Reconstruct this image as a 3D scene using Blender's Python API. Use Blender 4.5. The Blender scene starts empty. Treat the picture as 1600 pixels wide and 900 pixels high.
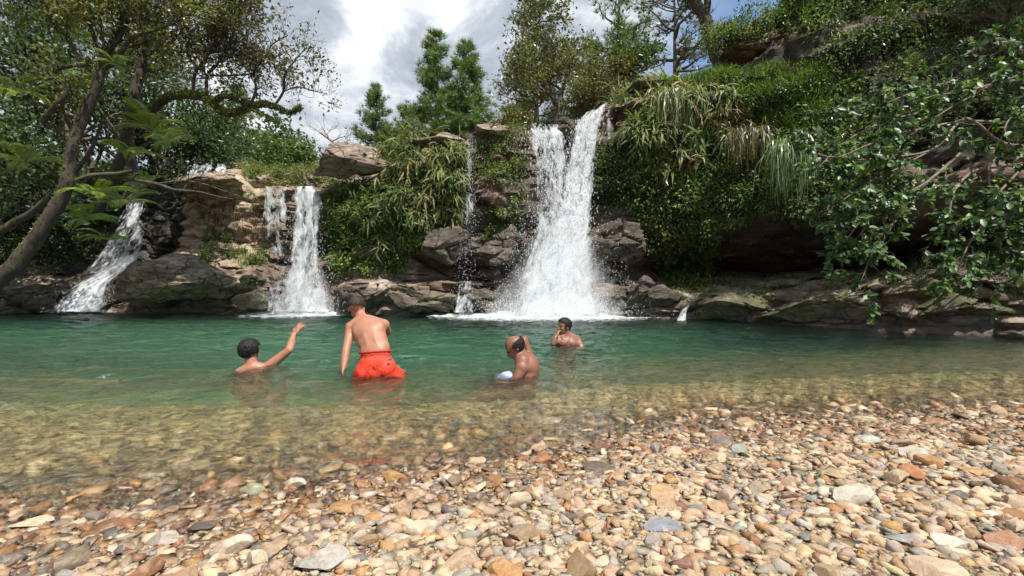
import bpy, bmesh, math, random
import numpy as np
from mathutils import Vector, Matrix

random.seed(7)
RNG = np.random.default_rng(11)
scene = bpy.context.scene
COL = scene.collection

# ------------------------------------------------------------------ camera
F_PX, CAM_H, PITCH = 760.0, 0.95, math.atan(10.0 / 760.0)
cam_d = bpy.data.cameras.new('camera')
cam_d.sensor_width = 36.0
cam_d.lens = 36.0 * F_PX / 1600.0
cam_d.clip_start = 0.05
cam_d.clip_end = 3000.0
cam = bpy.data.objects.new('camera', cam_d)
cam.location = (0, 0, CAM_H)
cam.rotation_euler = (math.pi / 2 - PITCH, 0, 0)
COL.objects.link(cam)
scene.camera = cam

# ------------------------------------------------------------------ sun + sky
SUN_EL, SUN_AZ = math.radians(60), math.radians(140)      # azimuth clockwise from +Y (ahead)
sun_dir = Vector((math.sin(SUN_AZ) * math.cos(SUN_EL), math.cos(SUN_AZ) * math.cos(SUN_EL), math.sin(SUN_EL)))
sd = bpy.data.lights.new('sun', 'SUN')
sd.energy = 4.9
sd.angle = math.radians(0.6)
sd.color = (1.0, 0.95, 0.87)
so = bpy.data.objects.new('sun', sd)
so.rotation_euler = sun_dir.to_track_quat('Z', 'Y').to_euler()
COL.objects.link(so)

world = bpy.data.worlds.new('World')
scene.world = world
world.use_nodes = True
wn, wl = world.node_tree.nodes, world.node_tree.links
wn.clear()


def wnode(t, **kw):
    n = wn.new(t)
    for k, v in kw.items():
        setattr(n, k, v)
    return n


w_out = wnode('ShaderNodeOutputWorld')
w_bg = wnode('ShaderNodeBackground')
w_bg.inputs['Strength'].default_value = 0.13
w_sky = wnode('ShaderNodeTexSky', sky_type='NISHITA', sun_disc=False, sun_elevation=SUN_EL, sun_rotation=SUN_AZ)
w_sky.air_density = 1.0
w_sky.dust_density = 0.4
w_sky.altitude = 1200
w_tc = wnode('ShaderNodeTexCoord')
w_map = wnode('ShaderNodeMapping')
w_map.inputs['Scale'].default_value = (1.0, 1.0, 1.9)
w_map.inputs['Location'].default_value = (0.35, 0.0, 0.25)
wl.new(w_tc.outputs['Generated'], w_map.inputs['Vector'])
w_n1 = wnode('ShaderNodeTexNoise')
w_n1.inputs['Scale'].default_value = 2.1
w_n1.inputs['Detail'].default_value = 9
w_n1.inputs['Roughness'].default_value = 0.55
w_n1.inputs['Distortion'].default_value = 0.35
wl.new(w_map.outputs[0], w_n1.inputs['Vector'])
w_n2 = wnode('ShaderNodeTexNoise')
w_n2.inputs['Scale'].default_value = 3.6
w_n2.inputs['Detail'].default_value = 8
w_n2.inputs['Roughness'].default_value = 0.6
w_n2.inputs['Distortion'].default_value = 0.5
wl.new(w_map.outputs[0], w_n2.inputs['Vector'])
# the cloud bank thins towards the right of the valley
w_sep = wnode('ShaderNodeSeparateXYZ')
wl.new(w_tc.outputs['Generated'], w_sep.inputs[0])
w_cov = wnode('ShaderNodeMapRange')
w_cov.inputs['From Min'].default_value = 0.05
w_cov.inputs['From Max'].default_value = 0.45
w_cov.inputs['To Min'].default_value = 0.36
w_cov.inputs['To Max'].default_value = -0.02
wl.new(w_sep.outputs['X'], w_cov.inputs['Value'])
w_add = wnode('ShaderNodeMath', operation='ADD')
wl.new(w_n1.outputs['Fac'], w_add.inputs[0])
wl.new(w_cov.outputs[0], w_add.inputs[1])
w_mask = wnode('ShaderNodeMapRange', interpolation_type='SMOOTHSTEP')
w_mask.inputs['From Min'].default_value = 0.46
w_mask.inputs['From Max'].default_value = 0.66
wl.new(w_add.outputs[0], w_mask.inputs['Value'])
w_cr = wnode('ShaderNodeValToRGB')
w_cr.color_ramp.elements[0].position = 0.33
w_cr.color_ramp.elements[0].color = (1.5, 1.8, 2.2, 1)
w_cr.color_ramp.elements[1].position = 0.68
w_cr.color_ramp.elements[1].color = (7.4, 7.45, 7.5, 1)
e = w_cr.color_ramp.elements.new(0.5)
e.color = (2.9, 3.2, 3.6, 1)
wl.new(w_n2.outputs['Fac'], w_cr.inputs['Fac'])
w_mix = wnode('ShaderNodeMix', data_type='RGBA')
wl.new(w_mask.outputs[0], w_mix.inputs['Factor'])
wl.new(w_sky.outputs[0], w_mix.inputs['A'])
wl.new(w_cr.outputs['Color'], w_mix.inputs['B'])
wl.new(w_mix.outputs['Result'], w_bg.inputs['Color'])
wl.new(w_bg.outputs[0], w_out.inputs['Surface'])

scene.view_settings.view_transform = 'Standard'
scene.view_settings.look = 'None'
scene.view_settings.exposure = 0.62
scene.view_settings.gamma = 1.0
scene.view_settings.use_curve_mapping = False
scene.render.engine = 'CYCLES'
cy = scene.cycles
cy.use_denoising = True
cy.max_bounces = 7
cy.diffuse_bounces = 3
cy.glossy_bounces = 3
cy.transmission_bounces = 5
cy.volume_bounces = 0
cy.transparent_max_bounces = 14
cy.caustics_reflective = False
cy.caustics_refractive = True
cy.sample_clamp_indirect = 4.0

# ------------------------------------------------------------------ helpers
CP, SP = math.cos(PITCH), math.sin(PITCH)


def at(px, py, Y):
    """world point seen at photo pixel (px, py) at distance Y ahead"""
    dx, dz = (px - 800.0) / F_PX, -(py - 450.0) / F_PX
    d = (dx, CP + dz * SP, -SP + dz * CP)
    k = Y / d[1]
    return np.array((d[0] * k, Y, CAM_H + d[2] * k))


def proj(P):
    P = np.asarray(P, float)
    x, y, z = P[..., 0], P[..., 1], P[..., 2] - CAM_H
    f = y * CP - z * SP
    u = y * SP + z * CP
    f = np.where(f < 0.05, 0.05, f)
    return np.stack([800 + F_PX * x / f, 450 - F_PX * u / f], -1)


_perm = np.random.default_rng(3).permutation(256)
_perm = np.concatenate([_perm, _perm, _perm])
_g = np.random.default_rng(5).normal(size=(256, 3))
_g /= np.linalg.norm(_g, axis=1)[:, None]


def pnoise(p):
    p = np.asarray(p, float)
    i = np.floor(p).astype(int)
    f = p - i
    i &= 255
    w = f * f * f * (f * (f * 6 - 15) + 10)
    out = 0
    for a in (0, 1):
        for b in (0, 1):
            for c in (0, 1):
                h = _perm[_perm[_perm[i[..., 0] + a] + i[..., 1] + b] + i[..., 2] + c]
                g = _g[h]
                d = f - np.array((a, b, c))
                v = (g * d).sum(-1)
                wt = (w[..., 0] if a else 1 - w[..., 0]) * (w[..., 1] if b else 1 - w[..., 1]) * (w[..., 2] if c else 1 - w[..., 2])
                out = out + wt * v
    return out * 1.6


def fbm(p, octv=4, lac=2.0, gain=0.5):
    p = np.asarray(p, float)
    a, s, out = 1.0, 0.0, 0
    for k in range(octv):
        out = out + a * pnoise(p + 17.3 * k)
        s += a
        p = p * lac
        a *= gain
    return out / s


def worley(p):
    """distance to nearest and second nearest feature point, and a per-cell random value"""
    p = np.asarray(p, float)
    i = np.floor(p).astype(int)
    d1 = np.full(p.shape[:-1], 9.0)
    d2 = np.full(p.shape[:-1], 9.0)
    cid = np.zeros(p.shape[:-1])
    for a in (-1, 0, 1):
        for b in (-1, 0, 1):
            for c in (-1, 0, 1):
                j = i + np.array((a, b, c))
                jj = j & 255
                h = _perm[_perm[_perm[jj[..., 0]] + jj[..., 1]] + jj[..., 2]]
                fp = j + 0.5 + 0.5 * _g[h] * 0.9
                d = np.linalg.norm(p - fp, axis=-1)
                n1 = d < d1
                d2 = np.where(n1, d1, np.minimum(d2, d))
                cid = np.where(n1, h / 255.0, cid)
                d1 = np.where(n1, d, d1)
    return d1, d2, cid


def smooth01(x, a, b):
    t = np.clip((np.asarray(x, float) - a) / (b - a), 0, 1)
    return t * t * (3 - 2 * t)


def in_poly(pts, poly):
    x, y = pts[:, 0], pts[:, 1]
    c = np.zeros(len(pts), bool)
    n = len(poly)
    for i in range(n):
        x1, y1 = poly[i]
        x2, y2 = poly[(i + 1) % n]
        hit = ((y1 > y) != (y2 > y)) & (x < (x2 - x1) * (y - y1) / ((y2 - y1) or 1e-9) + x1)
        c ^= hit
    return c


def mesh_np(name, V, faces, smooth=False, attrs=None):
    """faces: list of int arrays (n,3) or (n,4)"""
    me = bpy.data.meshes.new(name)
    V = np.asarray(V, np.float32)
    if not isinstance(faces, (list, tuple)):
        faces = [faces]
    faces = [np.asarray(f, np.int32) for f in faces if len(f)]
    loops = np.concatenate([f.ravel() for f in faces])
    sizes = np.concatenate([np.full(len(f), f.shape[1], np.int32) for f in faces])
    starts = np.concatenate([[0], np.cumsum(sizes)[:-1]]).astype(np.int32)
    me.vertices.add(len(V))
    me.vertices.foreach_set('co', V.ravel())
    me.loops.add(len(loops))
    me.loops.foreach_set('vertex_index', loops)
    me.polygons.add(len(sizes))
    me.polygons.foreach_set('loop_start', starts)
    me.polygons.foreach_set('loop_total', sizes)
    if smooth:
        me.polygons.foreach_set('use_smooth', np.ones(len(sizes), bool))
    for k, (typ, arr) in (attrs or {}).items():
        at_ = me.attributes.new(k, typ, 'POINT')
        arr = np.asarray(arr, np.float32)
        if typ == 'FLOAT_COLOR':
            if arr.shape[1] == 3:
                arr = np.concatenate([arr, np.ones((len(arr), 1), np.float32)], 1)
            at_.data.foreach_set('color', arr.ravel())
        elif typ == 'FLOAT_VECTOR':
            at_.data.foreach_set('vector', arr.ravel())
        else:
            at_.data.foreach_set('value', arr.ravel())
    me.update(calc_edges=True)
    return me


def link(name, me, mat=None, parent=None, label=None, cat=None, group=None, kind=None):
    o = bpy.data.objects.new(name, me)
    COL.objects.link(o)
    if mat is not None and me is not None and not me.materials:
        me.materials.append(mat)
    if parent is not None:
        o.parent = parent
        o.matrix_parent_inverse = Matrix.Translation(-parent.location)
    if label:
        o['label'] = label
    if cat:
        o['category'] = cat
    if group:
        o['group'] = group
    if kind:
        o['kind'] = kind
    elif cat:
        o['kind'] = 'thing'
    return o


def empty(name, loc, label, cat, group=None):
    o = bpy.data.objects.new(name, None)
    o.empty_display_size = 0.2
    o.location = [float(c) for c in loc]
    COL.objects.link(o)
    o['label'] = label
    o['category'] = cat
    o['kind'] = 'thing'
    if group:
        o['group'] = group
    return o


def grid_faces(nu, nv, wrap=False):
    a = np.arange(nu * nv).reshape(nu, nv)
    if wrap:
        a = np.concatenate([a, a[:, :1]], 1)
    return np.stack([a[:-1, :-1], a[1:, :-1], a[1:, 1:], a[:-1, 1:]], -1).reshape(-1, 4)


class Geo:
    """collects pieces of one mesh"""

    def __init__(s):
        s.V, s.F3, s.F4, s.C, s.n = [], [], [], [], 0

    def add(s, V, F, col=None):
        V = np.asarray(V, float)
        F = np.asarray(F, int)
        (s.F3 if F.shape[1] == 3 else s.F4).append(F + s.n)
        s.V.append(V)
        if col is None:
            col = (0.5, 0.5, 0.5)
        col = np.asarray(col, float)
        if col.ndim == 1:
            col = np.repeat(col[None], len(V), 0)
        s.C.append(col)
        s.n += len(V)

    def mesh(s, name, smooth=False):
        fs = []
        if s.F3:
            fs.append(np.concatenate(s.F3))
        if s.F4:
            fs.append(np.concatenate(s.F4))
        return mesh_np(name, np.concatenate(s.V), fs, smooth, {'col': ('FLOAT_COLOR', np.concatenate(s.C))})


def catmull(P, n):
    P = np.asarray(P, float)
    Q = np.concatenate([[2 * P[0] - P[1]], P, [2 * P[-1] - P[-2]]])
    out = []
    for i in range(len(P) - 1):
        a, b, c, d = Q[i:i + 4]
        for t in np.linspace(0, 1, n, endpoint=False):
            out.append(0.5 * (2 * b + (c - a) * t + (2 * a - 5 * b + 4 * c - d) * t * t + (3 * b - a - 3 * c + d) * t ** 3))
    out.append(P[-1])
    return np.array(out)


def tube(P, R, ns=8, rough=0.0, cap=True):
    P = np.asarray(P, float)
    R = np.asarray(R, float)
    n = len(P)
    T = np.gradient(P, axis=0)
    T /= np.linalg.norm(T, axis=1)[:, None] + 1e-9
    ref = np.array((0, 0, 1.0)) if abs(T[0][2]) < 0.9 else np.array((1.0, 0, 0))
    u = np.cross(T[0], ref)
    u /= np.linalg.norm(u)
    V = []
    ang = np.linspace(0, 2 * math.pi, ns, endpoint=False)
    for i in range(n):
        u = u - T[i] * u.dot(T[i])
        u /= np.linalg.norm(u) + 1e-9
        v = np.cross(T[i], u)
        V.append(P[i] + R[i] * (np.cos(ang)[:, None] * u + np.sin(ang)[:, None] * v))
    V = np.concatenate(V)
    if rough:
        c = np.repeat(P, ns, 0)
        d = V - c
        V = c + d * (1 + rough * 1.6 * fbm(V * np.array((5.0, 5.0, 2.5)), 3))[:, None]
    F = grid_faces(n, ns, True)
    return V, F


def rand_rot(n, rng, up_bias=0.0):
    """random orthonormal frames (n,3,3) columns x,y,z; z biased up"""
    z = rng.normal(size=(n, 3))
    z /= np.linalg.norm(z, axis=1)[:, None]
    z[:, 2] += up_bias
    z /= np.linalg.norm(z, axis=1)[:, None] + 1e-9
    a = rng.normal(size=(n, 3))
    x = a - z * (a * z).sum(1)[:, None]
    x /= np.linalg.norm(x, axis=1)[:, None] + 1e-9
    y = np.cross(z, x)
    return np.stack([x, y, z], -1)


def frames(xdir, zdir):
    x = xdir / (np.linalg.norm(xdir, axis=1)[:, None] + 1e-9)
    z = zdir - x * (zdir * x).sum(1)[:, None]
    z /= np.linalg.norm(z, axis=1)[:, None] + 1e-9
    y = np.cross(z, x)
    return np.stack([x, y, z], -1)


def stamp(tV, tF, pos, rot, scale, col):
    """many copies of a template joined into arrays"""
    n, m = len(pos), len(tV)
    sc = np.asarray(scale, float)
    if sc.ndim == 1:
        sc = np.repeat(sc[:, None], 3, 1)
    V = np.einsum('nij,nmj->nmi', rot, tV[None] * sc[:, None, :]) + pos[:, None, :]
    F = tF[None] + (np.arange(n) * m)[:, None, None]
    C = np.repeat(np.asarray(col)[:, None, :], m, 1)
    return V.reshape(-1, 3), F.reshape(-1, tF.shape[1]), C.reshape(-1, 3)


# leaf templates: along +x, face +z
LEAF_V = np.array([(0, 0, 0), (0.45, 0.27, 0.07), (1, 0, -0.12), (0.45, -0.27, 0.07)], float)
LEAF_F = np.array([(0, 2, 1), (0, 3, 2)])
OVAL_V = np.array([(0, 0, 0), (0.25, 0.22, 0.05), (0.6, 0.28, 0.03), (0.88, 0.15, -0.04), (1, 0, -0.12), (0.88, -0.15, -0.04), (0.6, -0.28, 0.03), (0.25, -0.22, 0.05), (0.3, 0, -0.02), (0.65, 0, -0.04)], float)
OVAL_F = np.array([(0, 8, 1), (1, 8, 9), (1, 9, 2), (2, 9, 3), (3, 9, 4), (4, 9, 5), (5, 9, 6), (6, 9, 7), (7, 9, 8), (7, 8, 0)])
BLADE_V = np.array([(0, 0.03, 0), (0, -0.03, 0), (0.35, 0.055, 0.06), (0.35, -0.055, 0.06), (0.7, 0.035, -0.03), (0.7, -0.035, -0.03), (1, 0, -0.25)], float)
BLADE_F = np.array([(0, 1, 3), (0, 3, 2), (2, 3, 5), (2, 5, 4), (4, 5, 6)])
_t = []
for k in range(7):
    a_ = 2 * math.pi * k / 7 + 0.3 * (k % 2)
    sp = 0.55 if k % 2 else 0.9
    d_ = np.array((1.0, sp * math.cos(a_), sp * math.sin(a_)))
    d_ /= np.linalg.norm(d_)
    s_ = np.cross(d_, (0.3, 0.5, 0.8))
    s_ /= np.linalg.norm(s_)
    _t += [-0.045 * s_, 0.045 * s_, d_]
TUFT_V = np.array(_t)
TUFT_F = np.arange(21).reshape(7, 3)

# ------------------------------------------------------------------ materials


class Mat:
    def __init__(s, name):
        s.m = bpy.data.materials.new(name)
        s.m.use_nodes = True
        s.nt = s.m.node_tree
        s.nt.nodes.clear()
        s.out = s.nt.nodes.new('ShaderNodeOutputMaterial')

    def n(s, t, ins=None, **kw):
        nd = s.nt.nodes.new(t)
        for k, v in kw.items():
            setattr(nd, k, v)
        for k, v in (ins or {}).items():
            s.put(nd, k, v)
        return nd

    def put(s, nd, k, v):
        sock = nd.inputs[k]
        if isinstance(v, bpy.types.NodeSocket):
            s.nt.links.new(v, sock)
        elif isinstance(v, bpy.types.Node):
            s.nt.links.new(v.outputs[0], sock)
        else:
            sock.default_value = v

    def noise(s, scale, detail=4, rough=0.55, vec=None, dist=0.0):
        nd = s.n('ShaderNodeTexNoise', {'Scale': scale, 'Detail': detail, 'Roughness': rough, 'Distortion': dist})
        if vec is not None:
            s.put(nd, 'Vector', vec)
        return nd.outputs['Fac']

    def rng(s, v, a, b, c=0.0, d=1.0):
        return s.n('ShaderNodeMapRange', {'Value': v, 'From Min': a, 'From Max': b, 'To Min': c, 'To Max': d}).outputs[0]

    def math(s, op, a, b=0.0):
        nd = s.n('ShaderNodeMath', operation=op)
        s.put(nd, 0, a)
        s.put(nd, 1, b)
        return nd.outputs[0]

    def mix(s, f, a, b, blend='MIX'):
        nd = s.n('ShaderNodeMix', data_type='RGBA', blend_type=blend)
        s.put(nd, 'Factor', f)
        for k, v in (('A', a), ('B', b)):
            if isinstance(v, tuple) and len(v) == 3:
                v = v + (1,)
            s.put(nd, k, v)
        return nd.outputs['Result']

    def ramp(s, f, stops):
        nd = s.n('ShaderNodeValToRGB')
        cr = nd.color_ramp
        while len(cr.elements) > 1:
            cr.elements.remove(cr.elements[-1])
        for i, (p, c) in enumerate(stops):
            el = cr.elements[0] if i == 0 else cr.elements.new(p)
            el.position = p
            el.color = tuple(c) + (1,) if len(c) == 3 else c
        s.put(nd, 'Fac', f)
        return nd.outputs['Color']

    def attr(s, name, out='Color'):
        return s.n('ShaderNodeAttribute', attribute_name=name).outputs[out]

    def pos(s):
        return s.n('ShaderNodeNewGeometry').outputs['Position']

    def obj(s):
        return s.n('ShaderNodeTexCoord').outputs['Object']

    def scale(s, v, xyz):
        return s.n('ShaderNodeMapping', {'Vector': v, 'Scale': xyz}).outputs[0]

    def bump(s, h, strength=0.5, dist=0.02, normal=None):
        nd = s.n('ShaderNodeBump', {'Height': h, 'Strength': strength, 'Distance': dist})
        if normal is not None:
            s.put(nd, 'Normal', normal)
        return nd.outputs[0]

    def surf(s, sh):
        s.nt.links.new(sh.outputs[0] if isinstance(sh, bpy.types.Node) else sh, s.out.inputs['Surface'])
        return s.m


def leaf_mat(name, color_src='attr', transl=0.4, gloss=0.06, rough=0.35):
    m = Mat(name)
    if color_src == 'attr':
        c = m.attr('col')
    else:
        c = m.n('ShaderNodeObjectInfo').outputs['Color']
    c = m.mix(m.rng(m.noise(9, 2, vec=m.pos()), 0.3, 0.7), c, m.mix(0.35, c, (0.02, 0.03, 0.01)))
    d = m.n('ShaderNodeBsdfDiffuse', {'Color': c})
    t = m.n('ShaderNodeBsdfTranslucent', {'Color': m.mix(1.0, c, (1.25, 1.25, 0.5), 'MULTIPLY')})
    mx = m.n('ShaderNodeMixShader', {0: transl, 1: d.outputs[0], 2: t.outputs[0]})
    g = m.n('ShaderNodeBsdfGlossy', {'Roughness': rough, 'Color': (0.9, 0.95, 0.95, 1)})
    fr = m.n('ShaderNodeFresnel', {'IOR': 1.3})
    mx2 = m.n('ShaderNodeMixShader', {0: m.math('ADD', m.math('MULTIPLY', fr.outputs[0], 0.3), gloss * 0.5), 1: mx.outputs[0], 2: g.outputs[0]})
    return m.surf(mx2)


M_LEAF = leaf_mat('leaf_foliage', gloss=0.02, rough=0.5)
M_LEAF_GLOSSY = leaf_mat('leaf_glossy', gloss=0.05, rough=0.42, transl=0.3)
M_LEAF_OBJ = leaf_mat('leaf_glossy_single', 'object', gloss=0.05, rough=0.42, transl=0.3)


def bark_mat(name, c1, c2, moss=0.0):
    m = Mat(name)
    p = m.pos()
    n1 = m.noise(14, 6, 0.65, m.scale(p, (1, 1, 0.3)))
    c = m.mix(m.rng(n1, 0.3, 0.7), c1, c2)
    if moss:
        nm = m.noise(2.5, 5, 0.6, p)
        nz = m.n('ShaderNodeSeparateXYZ', {0: m.n('ShaderNodeNewGeometry').outputs['Normal']}).outputs['Z']
        f = m.rng(m.math('ADD', nm, m.math('MULTIPLY', nz, 0.15)), 0.62 - moss * 0.2, 0.75 - moss * 0.2)
        c = m.mix(f, c, m.mix(n1, (0.035, 0.05, 0.012), (0.10, 0.12, 0.025)))
    b = m.n('ShaderNodeBsdfPrincipled', {'Base Color': c, 'Roughness': 0.9, 'Normal': m.bump(n1, 0.8, 0.03)})
    return m.surf(b)


M_BARK = bark_mat('bark_mossy', (0.02, 0.016, 0.012), (0.085, 0.064, 0.046), 0.4)
M_BARK_FAR = bark_mat('bark_grey_brown', (0.06, 0.05, 0.042), (0.17, 0.14, 0.115))
M_TWIG = bark_mat('twig_pale', (0.10, 0.08, 0.06), (0.25, 0.2, 0.15))

# rock face
m = Mat('cliff_rock')
p = m.pos()
strat = m.noise(1.6, 7, 0.6, m.scale(p, (0.55, 0.55, 3.2)), 0.4)
fine = m.noise(9.0, 8, 0.7, p)
big = m.noise(0.55, 4, 0.5, p)
c = m.ramp(strat, [(0.25, (0.055, 0.045, 0.037)), (0.42, (0.15, 0.12, 0.095)), (0.55, (0.24, 0.185, 0.145)), (0.72, (0.34, 0.27, 0.21))])
c = m.mix(m.rng(big, 0.45, 0.65), c, m.mix(1.0, c, (1.05, 0.8, 0.72), 'MULTIPLY'))
c = m.mix(m.rng(fine, 0.3, 0.75), m.mix(1.0, c, (0.45, 0.43, 0.42), 'MULTIPLY'), c)
nz = m.n('ShaderNodeSeparateXYZ', {0: m.n('ShaderNodeNewGeometry').outputs['Normal']}).outputs['Z']
dry = m.math('MULTIPLY', m.rng(nz, 0.25, 0.8), m.rng(m.noise(1.3, 5, 0.6, p), 0.4, 0.6))
c = m.mix(dry, c, m.mix(fine, (0.30, 0.24, 0.19), (0.50, 0.41, 0.33)))
mossn = m.noise(1.1, 6, 0.65, m.scale(p, (1, 1, 1.6)))
c = m.mix(m.math('MULTIPLY', m.rng(mossn, 0.54, 0.66), 0.75), c, m.mix(fine, (0.02, 0.028, 0.008), (0.10, 0.11, 0.03)))
algae = m.noise(0.9, 5, 0.6, m.scale(p, (1.6, 1.6, 0.35)))
c = m.mix(m.math('MULTIPLY', m.rng(algae, 0.55, 0.72), 0.7), c, (0.035, 0.027, 0.022))
c = m.mix(m.math('MULTIPLY', m.attr('tan', 'Fac'), m.rng(mossn, 0.62, 0.5)), c, m.mix(m.rng(strat, 0.3, 0.7), (0.24, 0.17, 0.115), (0.56, 0.44, 0.31)))
wet = m.attr('wet', 'Fac')  # wet rock, plus the painted shade round the cave
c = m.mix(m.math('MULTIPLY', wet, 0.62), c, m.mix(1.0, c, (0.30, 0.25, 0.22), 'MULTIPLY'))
soil = m.attr('soil', 'Fac')
c = m.mix(soil, c, m.mix(fine, (0.016, 0.014, 0.009), (0.05, 0.045, 0.025)))
rough = m.math('SUBTRACT', 0.85, m.math('MULTIPLY', wet, 0.5))
hgt = m.math('ADD', m.math('MULTIPLY', strat, 1.2), fine)
bs = m.n('ShaderNodeBsdfPrincipled', {'Base Color': c, 'Roughness': rough, 'Normal': m.bump(hgt, 0.9, 0.07)})
M_ROCK = m.surf(bs)


def boulder_mat(name, lo, hi, wetness=0.0, moss=0.0):
    m = Mat(name)
    p = m.pos()
    n1 = m.noise(2.2, 8, 0.65, m.scale(p, (1, 1, 2.4)), 0.5)
    fine = m.noise(16, 6, 0.7, p)
    c = m.ramp(n1, [(0.3, tuple(0.35 * x for x in lo)), (0.45, lo), (0.7, hi)])
    c = m.mix(m.rng(fine, 0.3, 0.7), m.mix(1.0, c, (0.6, 0.58, 0.55), 'MULTIPLY'), c)
    crack = m.n('ShaderNodeTexVoronoi', {'Vector': m.scale(p, (0.9, 0.9, 2.0)), 'Scale': 2.2}, feature='DISTANCE_TO_EDGE').outputs['Distance']
    c = m.mix(m.rng(crack, 0.0, 0.05), (0.03, 0.024, 0.018), c)
    if moss:
        c = m.mix(m.math('MULTIPLY', m.rng(m.noise(2.6, 6, 0.6, p), 0.62 - 0.2 * moss, 0.72 - 0.2 * moss), 0.8), c, m.mix(fine, (0.022, 0.028, 0.008), (0.10, 0.10, 0.028)))
    if wetness:
        z = m.n('ShaderNodeSeparateXYZ', {0: p}).outputs['Z']
        w = m.math('MULTIPLY', m.rng(m.math('ADD', z, m.math('MULTIPLY', n1, 0.5)), 0.75, 0.25), wetness)
        c = m.mix(w, c, m.mix(1.0, c, (0.35, 0.3, 0.26), 'MULTIPLY'))
        rough = m.math('SUBTRACT', 0.8, m.math('MULTIPLY', w, 0.45))
    else:
        rough = 0.85
    h = m.math('ADD', n1, m.math('MULTIPLY', fine, 0.6))
    return m.surf(m.n('ShaderNodeBsdfPrincipled', {'Base Color': c, 'Roughness': rough, 'Normal': m.bump(h, 0.9, 0.05)}))


M_BOULDER_DRY = boulder_mat('boulder_dry', (0.22, 0.165, 0.125), (0.46, 0.36, 0.28), 0, 0.25)
M_BOULDER_WET = boulder_mat('boulder_wet', (0.13, 0.10, 0.072), (0.31, 0.25, 0.185), 0.8, 0.45)
M_BOULDER_SOAK = boulder_mat('boulder_soaked', (0.07, 0.055, 0.045), (0.24, 0.185, 0.145), 0.9, 0.3)
M_BOULDER_BROWN = boulder_mat('boulder_light_brown', (0.22, 0.17, 0.115), (0.50, 0.41, 0.30), 0.6, 0.15)  # lighter brown rock with little moss, wet near the waterline
M_BOULDER_MOSS = boulder_mat('boulder_mossy', (0.13, 0.11, 0.075), (0.30, 0.26, 0.19), 0.5, 0.9)


def stone_mat(name, src):
    m = Mat(name)
    p = m.pos()
    c = m.attr('col') if src == 'attr' else m.n('ShaderNodeObjectInfo').outputs['Color']
    n1 = m.noise(28, 6, 0.65, p, 0.6)
    n2 = m.noise(120, 4, 0.7, p)
    vein = m.noise(18, 3, 0.5, m.scale(p, (1, 1, 4)), 1.5)
    c = m.mix(m.rng(n1, 0.35, 0.7), m.mix(1.0, c, (0.62, 0.58, 0.54), 'MULTIPLY'), c)
    c = m.mix(m.math('MULTIPLY', m.rng(vein, 0.55, 0.68), 0.4), c, m.mix(0.5, c, (0.62, 0.5, 0.38)))
    c = m.mix(m.math('MULTIPLY', m.rng(n2, 0.5, 0.75), 0.25), c, (0.12, 0.08, 0.05))
    wet = m.attr('wet', 'Fac')
    if src != 'attr':
        wet = m.n('ShaderNodeObjectInfo').outputs['Alpha']
        wet = m.math('SUBTRACT', 1.0, wet)
    rough = m.math('SUBTRACT', 0.8, m.math('MULTIPLY', wet, 0.45))
    h = m.math('ADD', n1, m.math('MULTIPLY', n2, 0.35))
    return m.surf(m.n('ShaderNodeBsdfPrincipled', {'Base Color': c, 'Roughness': rough, 'Normal': m.bump(h, 0.6, 0.012)}))


M_STONE = stone_mat('pebble_stone', 'attr')
M_STONE_OBJ = stone_mat('loose_stone', 'object')

m = Mat('gravel_bed')
p = m.pos()
v = m.n('ShaderNodeTexVoronoi', {'Vector': p, 'Scale': 22.0, 'Randomness': 1.0})
vv = m.n('ShaderNodeSeparateColor', {0: v.outputs['Color']}).outputs[0]
c = m.ramp(vv, [(0.0, (0.15, 0.11, 0.07)), (0.3, (0.32, 0.24, 0.14)), (0.6, (0.42, 0.34, 0.22)), (0.85, (0.28, 0.25, 0.2)), (1.0, (0.5, 0.42, 0.3))])
c = m.mix(m.rng(v.outputs['Distance'], 0.35, 0.75), c, (0.05, 0.035, 0.02))
c = m.mix(m.rng(m.noise(0.6, 4, 0.5, p), 0.35, 0.65), c, m.mix(1.0, c, (0.75, 0.7, 0.55), 'MULTIPLY'))
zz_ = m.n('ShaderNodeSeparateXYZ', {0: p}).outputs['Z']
c = m.mix(m.rng(m.math('ADD', zz_, m.math('MULTIPLY', m.noise(1.1, 4, 0.6, p), 0.9)), -0.3, -1.3, 0.0, 0.8), c, m.mix(m.noise(1.2, 5, 0.6, p), (0.48, 0.46, 0.38), (0.72, 0.70, 0.60)))  # deeper bed paler, making up in colour for sunlight the surface blocks
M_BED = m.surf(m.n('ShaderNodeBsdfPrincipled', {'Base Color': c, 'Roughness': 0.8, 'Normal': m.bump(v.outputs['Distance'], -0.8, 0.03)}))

m = Mat('forest_floor')
p = m.pos()
n1 = m.noise(1.5, 6, 0.65, p)
c = m.ramp(n1, [(0.3, (0.02, 0.018, 0.01)), (0.5, (0.05, 0.055, 0.02)), (0.7, (0.08, 0.09, 0.03))])
M_SOIL = m.surf(m.n('ShaderNodeBsdfPrincipled', {'Base Color': c, 'Roughness': 0.95, 'Normal': m.bump(n1, 0.8, 0.1)}))

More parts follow.
